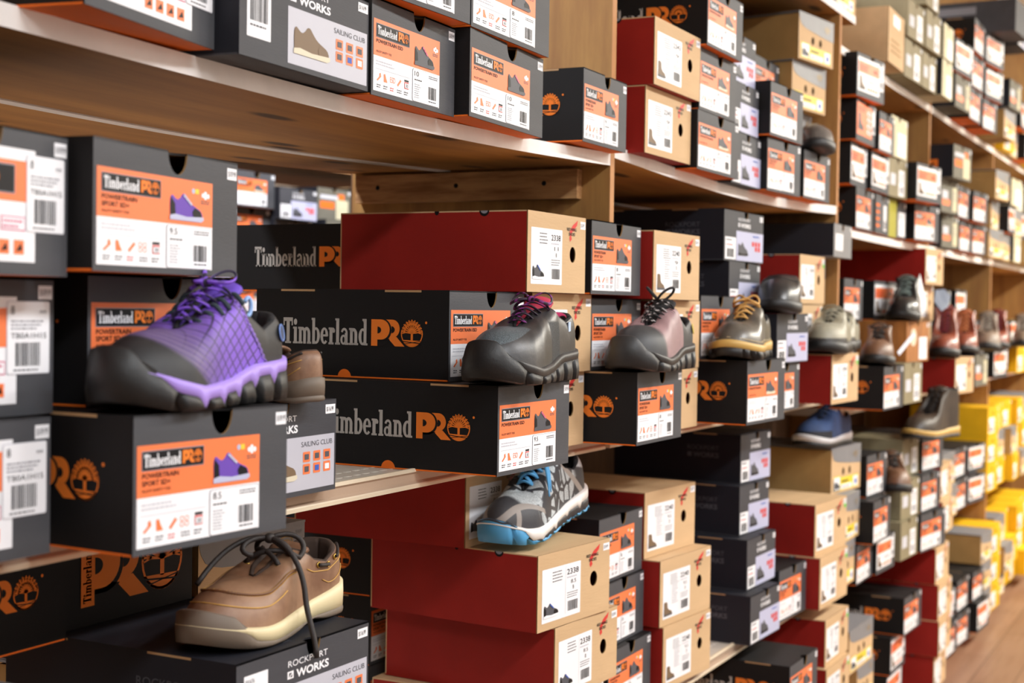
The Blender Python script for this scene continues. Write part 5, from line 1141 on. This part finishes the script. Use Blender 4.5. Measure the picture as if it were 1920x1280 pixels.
['t3', 'O3', 'OL', 0.0573, 4.7645, 2.072, -1.7, 0.2057, 0.12],
['t3', 'CR2', 'CR', 0.0849, 4.9657, 2.198, -0.7, 0.172, 0.117],
['t3', 'CR1', 'CR', 0.0811, 4.9763, 2.072, -0.9, 0.173, 0.125],
['t3', 'W10', 'T2', 0.0807, 5.2194, 2.191, -4.5, 0.2436, 0.1162],
['t3', 'W15', 'OG', 0.0754, 5.2571, 2.072, -3.0, 0.2415, 0.118],
['t3', 'W11', 'TG', 0.0906, 5.5415, 2.315, -0.0, 0.2378, 0.1205],
['t3', 'W16', 'TS', 0.0691, 5.6004, 2.072, -1.2, 0.2321, 0.1205],
['t3', 'W12', 'TS', 0.0744, 5.6105, 2.1935, -1.9, 0.2247, 0.1205],
['t3', 'W13', 'T2', 0.0882, 5.834, 2.3155, -6.8, 0.2473, 0.1151],
['t3', 'W17', 'TG', 0.0687, 5.9149, 2.072, -4.4, 0.229, 0.1205],
['t3', 'W14', 'T2', 0.0764, 5.9154, 2.1935, -7.1, 0.242, 0.121],
['t4', 'Z3', 'RP', 0.16, 6.16, 2.434, -3, 0.23, 0.12],
['t4', 'Z1', 'K', 0.1, 6.25, 2.072, -4, 0.22, 0.122],
['t4', 'Z2', 'OG', 0.12, 6.25, 2.195, -4, 0.22, 0.118],
['t5', 'X', 'YB', 0.034, 6.7, 2.072, -3.4, 0.222, 0.121],
['t5', 'X', 'T2', 0.044, 6.7, 2.194, -2.4, 0.222, 0.121],
['t5', 'X', 'K', 0.024, 6.94, 2.072, -1.6, 0.222, 0.121],
['t5', 'X', 'T2', 0.075, 6.94, 2.194, 0.3, 0.222, 0.121],
['t5', 'X', 'T2', 0.066, 7.18, 2.072, -2.7, 0.222, 0.121],
['t5', 'X', 'K', 0.052, 7.18, 2.194, -1.7, 0.222, 0.121],
['t5', 'X', 'YB', 0.03, 7.42, 2.072, -2.7, 0.222, 0.121],
['t5', 'X', 'K', 0.033, 7.42, 2.194, 1.0, 0.222, 0.121],
['t5', 'X', 'K', 0.07, 7.66, 2.072, 0.3, 0.222, 0.121],
['t5', 'X', 'YB', 0.068, 7.66, 2.194, -2.8, 0.222, 0.121],
['u1', 'U1', 'TB', 0.0683, 0.9814, 1.6054, 10.0, 0.2372, 0.122],
['u1', 'U2', 'RS', 0.0546, 1.2216, 1.6007, 3.8, 0.2789, 0.1105],
['u1', 'U3b', 'TE', 0.056, 1.5025, 1.7195, -1.4, 0.21, 0.1205],
['u1', 'U3', 'TE', 0.0388, 1.503, 1.598, 2.2, 0.224, 0.1205],
['u1', 'U4b', 'TE', 0.0524, 1.7315, 1.7212, 1.9, 0.265, 0.1205],
['u1', 'U4', 'TE', 0.05, 1.734, 1.5997, 4, 0.27, 0.1205],
['u1', 'U5', 'TS', 0.0328, 2.152, 1.6115, 0.8, 0.19, 0.1205],
['u2', 'V0', 'RW', 0.0336, 2.423, 1.6209, 0, 0.238, 0.121],
['u2', 'V1', 'RW', 0.049, 2.423, 1.7429, 0, 0.243, 0.121],
['u2', 'V2', 'TG', 0.0621, 2.6663, 1.8525, 0.0, 0.2189, 0.1205],
['u2', 'V4', 'TG', 0.0457, 2.668, 1.6139, 0, 0.2527, 0.1161],
['u2', 'V3', 'TG', 0.045, 2.675, 1.731, -0.1, 0.225, 0.1205],
['u2', 'V5', 'RP', 0.0188, 2.9038, 1.8286, 0.5, 0.2156, 0.1064],
['u2', 'V7', 'RP', 0.0305, 2.9253, 1.6098, 0.7, 0.2099, 0.1105],
['u2', 'V6', 'RP', 0.0297, 2.9254, 1.7213, 0.8, 0.19, 0.1063],
['u2', 'V9', 'TS', 0.0536, 3.119, 1.7306, -2.8, 0.2243, 0.1205],
['u2', 'V10', 'TS', 0.0438, 3.1348, 1.6091, -3.5, 0.2213, 0.1205],
['u2', 'V11', 'TS', 0.0432, 3.4369, 1.6151, -1.8, 0.2182, 0.1161],
['u2', 'V8c', 'TS', -0.07, 3.45, 1.7322, 0, 0.21, 0.1195],
['u2', 'V8', 'TS', -0.09, 3.45, 1.8527, 0, 0.21, 0.1205],
['u2', 'V12', 'K', -0.0383, 3.6566, 1.9921, -9.6, 0.2143, 0.122],
['u2', 'V13', 'K', -0.0544, 3.6587, 1.8691, -8.2, 0.2182, 0.122],
['u2', 'K1', 'K', -0.0644, 3.6673, 1.6231, 0.0, 0.222, 0.122],
['u2', 'K2', 'K', -0.0644, 3.6673, 1.7461, 0.0, 0.222, 0.122],
]
LOOK = {'TS': 'black shoe box with orange-and-white label', 'TG': 'grey-fronted shoe box with orange-and-white label', 'TE': 'grey-fronted shoe box with orange ESD label', 'TP': 'slate shoe box with purple sneaker label', 'TB': 'dark shoe box with white sticker label', 'T2': 'black shoe box with white boot label', 'TO': 'black shoe box with all-orange label', 'TD': 'dark shoe box with orange-striped label', 'TY': 'half yellow-green, half black shoe box',
 'RW': 'kraft-fronted shoe box with red sides', 'RM': 'tall kraft-fronted box with red sides', 'RP': 'charcoal shoe box with lilac panel', 'RS': 'charcoal shoe box with pale sailing panel', 'K': 'kraft shoe box with grey lid', 'KR': 'plain kraft carton', 'CR': 'cream shoe box', 'OL': 'olive shoe box with white sticker', 'OG': 'grey-olive shoe box with orange strip', 'OK': 'grey-olive box with orange side patch', 'GB': 'flat grey-and-black box', 'BR': 'wood-patterned box', 'YB': 'yellow shoe box', 'TX': 'black box end with large orange mark', 'TM': 'black box seen by its long side'}
BAY = {'1': 'nearest bay', '2': 'second bay', '3': 'third bay', '4': 'fourth bay', '5': 'farthest bay'}
LEV = {'u': 'high shelf', 't': 'topmost shelf', 'm': 'upper shelf', 'd': 'display shelf', 'l': 'lower shelf', 'f': 'bottom level', 'b': 'rear row'}
NB = {'1': 'nearest', '2': 'second', '3': 'third', '4': 'fourth', '5': 'farthest'}
SPECIAL = {'U1': 'dark box with orange icons, far left of the nearest high shelf', 'N1': 'slate shoe box sized 9.5, topmost above the purple sneaker', 'T4': 'red-sided kraft box, lowest of four below the blue-laced sneaker', 'N2': 'slate shoe box directly behind the purple sneaker', 'N3': 'slate shoe box sized 8.5, carrying the purple sneaker', 'M1': 'black long-sided box behind the charcoal sneaker with plum laces', 'M2': 'black box sized 9.5 carrying the charcoal plum-laced sneaker',
 'M3': 'red-sided kraft box, topmost of three beside the cleated panel', 'C': 'black box carrying the pink-striped sneaker', 'D': 'grey-fronted box carrying the tan-laced leather shoe', 'R1': 'charcoal sailing box under the brown heel, display shelf', 'S1': 'charcoal sailing box carrying the brown laced boat shoe', 'T2': 'red-sided kraft box carrying the blue-laced sneaker', 'T1': 'red-sided kraft box behind the blue-laced sneaker',
 'U2': 'charcoal sailing box with size 10.5 sticker, high shelf of nearest bay', 'U5': 'lone black box at the right end of the nearest high shelf', 'M0': 'black box seen by its long side behind the red box', 'S2': 'black box end with large orange mark behind the boat shoe', 'P4': 'charcoal box carrying the black slip-on shoe', 'P11': 'red-sided kraft box carrying the taupe shoe', 'T21': 'kraft box with grey lid carrying the navy sneaker', 'Q5': 'black box carrying the brown boot with orange tag',
 'Q7': 'red-sided kraft box carrying the red-brown boot', 'Q12': 'wood-patterned box beneath the black boot with hang tags', 'W1': 'kraft carton with taped top on the third bay topmost shelf', 'P8': 'flat grey-and-black box on top of kraft stack, second bay'}
SIZES = {'N1': '9.5', 'N2': '9', 'N3': '8.5', 'M2': '9.5', 'M1': '8.5', 'U3': '10', 'U4': '10', 'C': '8', 'D': '7', 'U5': '9', 'M6': '8', 'M7': '8.5', 'T5': '8', 'T6': '8'}
def proto(t, n):
    if t in ('TS', 'TG', 'TE', 'TP'): return tim(t, SIZES.get(n, '8'))
    if t in ('TB', 'T2', 'TO', 'TD', 'TY'): return t2(t)
    if t == 'RW':
        if n in ('T1', 'T2', 'T3', 'T4'): return rw('RW1')
        if n in ('V0', 'V1'): return rw('RW2', '2343', '9', boot=True)
        if n in ('M3', 'M4', 'M5'): return rw('RW3', '2338', '11')
        if n in ('P6', 'P7', 'P11', 'T18', 'T19', 'F1', 'F2'): return rw('RW4', '2240', '10', True, boot=True)
        return rw('RW5', '2240', '9', boot=True)
    if t == 'RM': return rw('RM2', '2240', '9.5', True, .131, True) if n in ('T16', 'T17') else rw('RM', '2240', '9.5', False, .131, True)
    if t == 'RP': return rp('RP')
    if t == 'RS': return rp('RS', True)
    if t == 'K': return keen('K')
    if t == 'YB': return keen('YB', True)
    if t == 'TX': return back_logo()
    if t == 'TM': return short_side()
    return plain(t)
NOM = {'RW': (.222, .121), 'RM': (.222, .131), 'RP': (.235, .1105), 'RS': (.235, .1105), 'K': (.222, .122), 'YB': (.222, .122), 'OL': (.215, .12), 'OG': (.215, .118), 'OK': (.22, .118), 'CR': (.21, .125), 'KR': (.24, .16), 'GB': (.19, .075), 'BR': (.22, .118)}
ORD = ['first', 'second', 'third', 'fourth', 'fifth', 'sixth', 'seventh', 'eighth', 'ninth', 'tenth']
# find the stacks of each shelf to describe where each box is
secs = {}
for r_ in ROWS: secs.setdefault(r_[0], []).append(r_)
WHERE = {}
for sname, L_ in secs.items():
    cols = []
    for r_ in sorted(L_, key=lambda q: q[5]):
        best = None
        for c in cols:
            top = c[-1]; ov = min(r_[4]+r_[7], top[4]+top[7])-max(r_[4], top[4])
            if ov > .08 and abs(top[5]+top[8]-r_[5]) < .04 and (best is None or ov > best[0]): best = (ov, c)
        if best: best[1].append(r_)
        else: cols.append([r_])
    cols.sort(key=lambda c: c[0][4])
    for ci, c in enumerate(cols):
        for i, r_ in enumerate(c):
            n = len(c); pos = 'only box' if n == 1 else 'topmost' if i == n-1 else 'bottommost' if i == 0 else 'second from bottom' if i == 1 else 'third from bottom'
            WHERE[id(r_)] = (pos, ORD[ci], len(cols))
def where(r_):
    pos, col, nc = WHERE[id(r_)]; s = r_[0]; sh = '%s %s' % (NB[s[1]], LEV[s[0]])
    pos = {'only box': 'single box', 'second from bottom': 'second-lowest', 'third from bottom': 'third-lowest'}.get(pos, pos)
    if s[0] == 'b': return pos+' in the rear row behind red boxes'
    if s[2:] == 'b': return '%s of %s rear stack, %s' % (pos, col, sh)
    if s[2:] == 'c': return '%s of far-left stack, %s' % (pos, sh)
    return '%s of %s stack from left, %s' % (pos, col, sh)
GRP = {'u1': 'shoe boxes on the nearest high shelf', 'u2': 'shoe boxes on the second high shelf'}
USED = set()
def place(pr, x, y, z, yaw, sy, sz, label, group, cat='shoe box', pitch=0, sx=1, pos=None):
    o = pr if pr.name not in USED else copy_tree(pr)
    USED.add(pr.name); USED.add(o.name)
    o.location = (x, y, z); o.rotation_euler = (0, 0, math.radians(yaw)); o.scale = (sx, sy, sz); tag(o, label, cat, group); return o
for r_ in ROWS:
    sec, n, t, x, y, z, yaw, w_, h = r_
    pr = proto(t, n); nw, nh = NOM.get(t, (W0, H0))
    lab = SPECIAL.get(n) or LOOK[t]+', '+where(r_)
    place(pr, x, y, z, yaw, w_/nw, h/nh, lab, 'shoe boxes on the %s of the %s' % (LEV[sec[0]], BAY[sec[1]]))
# big carton and a slate box lying on top of the fourth bay
b = MB(); b.box(-.52, 0, 0, 0, .26, .125, Mrs); r = empty('carton', (.19, 5.86, 2.4355), math.radians(-3)); b.build('body', r); b = MB(); P = Print(b, 'side'); P.rect(-.42, .075, -.15, .105, Mgy, 1); P.disc(-.24, .04, .018, .018, Mwht, 1); P.poly([(-.19, .022), (-.145, .022), (-.1675, .06)], Mwht, 1); b.build('side_print', r); tag(r, 'long slate-grey carton with white circle and triangle, on the fourth bay top', 'carton')
# opposite run seen through the gap behind the display shelf
shelf_r = MB(); 
for z_, lab in ((1.30, 'plywood shelf of the run behind, at eye level'), (1.86, 'plywood shelf of the run behind, above eye level'), (.78, 'plywood shelf of the run behind, at knee level')):
    b = MB(); b.box(-2.62, 3.0, z_-.022, -2.06, 6.2, z_, edge); o = b.build('shelf_board'); tag(o, lab, 'shelf', 'shelves of the run behind')
for y in (2.98, 6.2): b = MB(); b.box(-2.62, y, 0, -2.06, y+.018, 2.6, plyv); o = b.build('divider_panel'); tag(o, 'divider panel at the %s end of the run behind' % ('near' if y < 4 else 'far'), 'divider', 'dividers of the run behind')
bt = [(3.62, 'T2'), (3.86, 'TG'), (3.97+.115, 'RP'), (4.37, 'OK'), (4.62, 'TS'), (4.86, 'RP'), (5.12, 'K'), (5.36, 'TG'), (5.62, 'TS')]
for ci, (y, t) in enumerate(bt):
    z = 1.3004
    for i in range(4):
        tt = t if i != 1 or ci % 3 else 'RP'; 
        nw, nh = NOM.get(tt, (W0, H0)); pr = proto(tt, 'x')
        place(pr, -2.02+.02*((ci+i) % 3), y, z, 0, 1.0 if nw < .23 else .95, 1, LOOK[tt]+', %s of %s stack, run behind' % (('bottommost', 'second-lowest', 'third-lowest', 'topmost')[i], ORD[ci]), 'shoe boxes on the run behind'); z += nh+.0005
# ---------------------------------------------------------------- the shoes
def put(root, x, y, z, dir_deg, label, cat, sc=1.0, pitch=0, rollr=0, pivot=.0, group=None):
    """centre of the sole at x,y; toe points along dir_deg"""
    o = root if root.name not in USED else copy_tree(root)
    USED.add(root.name); USED.add(o.name)
    Rm = Matrix.Rotation(math.radians(dir_deg), 4, 'Z') @ Matrix.Rotation(math.radians(pitch), 4, 'Y') @ Matrix.Rotation(math.radians(rollr), 4, 'X')
    off = Rm @ Vector((-.135*sc, 0, 0))
    o.matrix_world = Matrix.Translation((x+off.x, y+off.y, z+(off.z if not pitch else 0)+pivot)) @ Rm @ Matrix.Scale(sc, 4); tag(o, label, cat, group); return o
TOP = {r_[1]: r_[5]+r_[8] for r_ in ROWS if r_[1] != 'X'}
put(make_purple(), .095, 1.105, TOP['N3']+.0005, -84, 'purple and black work sneaker with purple laces, on the 8.5 box', 'shoe')
put(make_esd(), .112, 1.79, TOP['M2']+.0005, -87, 'charcoal work sneaker with plum laces and pink lining', 'shoe')
put(boat(), .015, 1.335, TOP['S1']+.0005, -85, 'tan leather boat shoe with dark knotted laces on the lower box', 'shoe')
put(boat(laced=False, dark=True), -.042, 1.385, TOP['R1']+.0005, 175, 'brown boat shoe turned away behind the purple sneaker', 'shoe', .70)
put(sport_blue(), -.028, 2.13, TOP['T2']+.0005, -94, 'grey and black sneaker with sky blue laces and sole', 'shoe', 1.0, pitch=9.5, pivot=.045)
put(make_stripe(), .105, 2.30, TOP['C']+.0005, -89, 'black sneaker with pink-striped side and looped black laces', 'shoe')
dr = generic('leather_oxford', ol_leather, rub, tan_welt, Last(L=.27, W=.102, toe_h=.058, sole=((0, .036), (.3, .032), (.5, .028), (1, .030))), tan_lace, None, 4, (.026, -.004, -.006), wave(16, .35, .02, .98), soleh=.018, extra=lambda S: [('welt_seam', seam_tube(S, .06, .05, mat('cream_stitch', 'cdbf9a', .5), r=.0007))])
put(dr, .10, 2.815, TOP['D']+.0005, -84, 'olive-grey leather shoe with tan laces and tan welt', 'shoe')
put(generic('slip_on_shoe', bl_leather, rub, None, Last(L=.265, W=.098, tv=.50, toe_h=.056, topn=((0, .080), (.2, .066), (.34, .078), (.5, .086)), op=.034, opw=(.44, .52), slit=.02, sole=((0, .026), (1, .022))), seam=(.62, .5, mat('black_piping', '141415', .4))), .07, 3.18, TOP['P4']+.0005, -80, 'black leather slip-on shoe on the charcoal box', 'shoe')
tp = generic('work_shoe', tp_leather, rub, None, Last(L=.28, W=.104, toe_h=.062, sole=((0, .030), (1, .026))), mat('olive_lace', '8a8674', .6), nl=4, seam=(.55, .55, mat('taupe_piping', 'a6a292', .5)))
put(tp, .085, 3.565, TOP['P11']+.0005, -85, 'taupe work shoe with black toe bumper, left of its pair', 'shoe', group='taupe pair of work shoes'); put(tp, .045, 3.84, TOP['P11']+.0025, -86, 'taupe work shoe behind its pair, near the second bay post', 'shoe', .88, group='taupe pair of work shoes')
put(generic('work_sneaker', nv, mat('black_sole', '1c1c1e', .5), wht_mid, Last(L=.28, W=.102, toe_h=.058), mat('navy_lace', '22304f', .7), nl=4), -.03, 3.965, TOP['T21']+.0005, -98, 'navy knit work sneaker with white sole, below the display shelf', 'shoe')
put(generic('clog', shader('grey_leather_clog', leather('55504c', '6a6561', .28), bump=(120, .08)), rub2, None, Last(L=.27, W=.104, tv=.46, toe_h=.060, topn=((0, .060), (.15, .052), (.3, .062), (.46, .088)), op=.036, opw=(.40, .48), slit=.024, sole=((0, .030), (1, .026)))), .02, 3.60, TOP['V11']+.0005, -68, 'glossy grey clog on the high shelf by the second post', 'shoe', .9)
bt1 = generic('work_boot', db_leather, rub, tan_welt, boot_last(.155), dk_lace, nl=6, soleh=.014)
put(bt1, .115, 4.765, TOP['A7']+.0005, -106, 'dark brown lace-up boot on the lower stacks, under the display shelf', 'boot', 1.02)
bt2 = generic('work_boot', mb_leather, rub, None, boot_last(.12), dk_lace, nl=5)
o2 = put(bt2, .08, 4.12, TOP['Q5']+.0005, -80, 'brown ankle boot with orange-tipped tag, on a black box', 'boot', .92)
bt3 = generic('work_boot', rb_leather, rub, None, boot_last(.17), mat('burgundy_lace', '7a2030', .6), nl=6)
put(bt3, .10, 5.03, TOP['Q7']+.0005, -82, 'red-brown boot with burgundy laces and burgundy cuff, on kraft box', 'boot', 1.0)
bt3b = generic('work_boot', rb_leather, rub, None, boot_last(.16), mat('orange_lace', 'c87a4a', .6), nl=6)
put(bt3b, .07, 5.60, TOP['Q8']+.0005, -82, 'red-brown boot with orange laces, second from left on far display', 'boot', 1.0)
bt4 = generic('work_boot', shader('grey_brown_leather', leather('6a5a4e', '8a7868', .5), bump=(120, .12)), rub, None, boot_last(.15), mat('grey_lace', '9a9288', .6), nl=6)
put(bt4, .085, 6.05, TOP['Q5x']+.0005, -82, 'grey-brown boot with grey laces on the fourth bay display', 'boot', 1.0)
put(bt3, .07, 6.42, TOP['Q9']+.0005, -82, 'reddish boot at the far end of the fourth bay display', 'boot', .95); put(bt4, .12, 6.83, 1.1925, -82, 'grey-brown boot on the farthest display shelf', 'boot', .95)
bt5 = generic('work_boot', bl_leather, rub, None, boot_last(.14), mat('teal_grey_lace', '6d7c78', .6), nl=6)
put(bt5, .075, 4.50, TOP['Q12']+.0005, -84, 'black boot with pale hang tags on the wood-patterned box', 'boot', .95)
put(bt2, .06, 4.44, TOP['A4b']+.0005, -70, 'brown boot lying between stacks on the third bay lower shelf', 'boot', .9)
# hang tags
def hang_tag(name, pts, m, label, thick=.0012, string=None):
    b = MB(); v = [Vector(p) for p in pts]; n = (v[1]-v[0]).cross(v[2]-v[0]).normalized()*thick; k = len(v)
    b.add(list(v)+[p+n for p in v], [tuple(range(k))[::-1], tuple(range(k, 2*k))]+[(i, (i+1) % k, k+(i+1) % k, k+i) for i in range(k)], m); r = empty(name, (0, 0, 0)); b.build('card', r)
    if string: s = MB(); s.tube(string, .0012, m, 6); s.build('string', r)
    tag(r, label, 'tag'); return r
hang_tag('hang_tag', [(.15, 4.30, 1.40), (.16, 4.36, 1.335), (.15, 4.385, 1.40), (.14, 4.37, 1.455)], Mwht, 'tall white hang tag on the black boot')
hang_tag('hang_tag', [(.155, 4.52, 1.375), (.17, 4.56, 1.345), (.18, 4.62, 1.36), (.18, 4.66, 1.395), (.17, 4.60, 1.415), (.155, 4.54, 1.41)], mat('slate_blue_tag', '5d6a80', .5), 'slate blue leaf-shaped hang tag on the black boot')
hang_tag('hang_tag', [(.165, 3.96, 1.232), (.17, 3.965, 1.222), (.185, 4.10, 1.275), (.18, 4.095, 1.285)], Mlg, 'pale slanted hang tag on the brown ankle boot')

r = tim('TS'); place(r, -.15, 1.19, .965, 90, 1, 1, 'black box with tree mark on its long side, far left rear', 'shoe boxes on the lower shelf of the nearest bay')
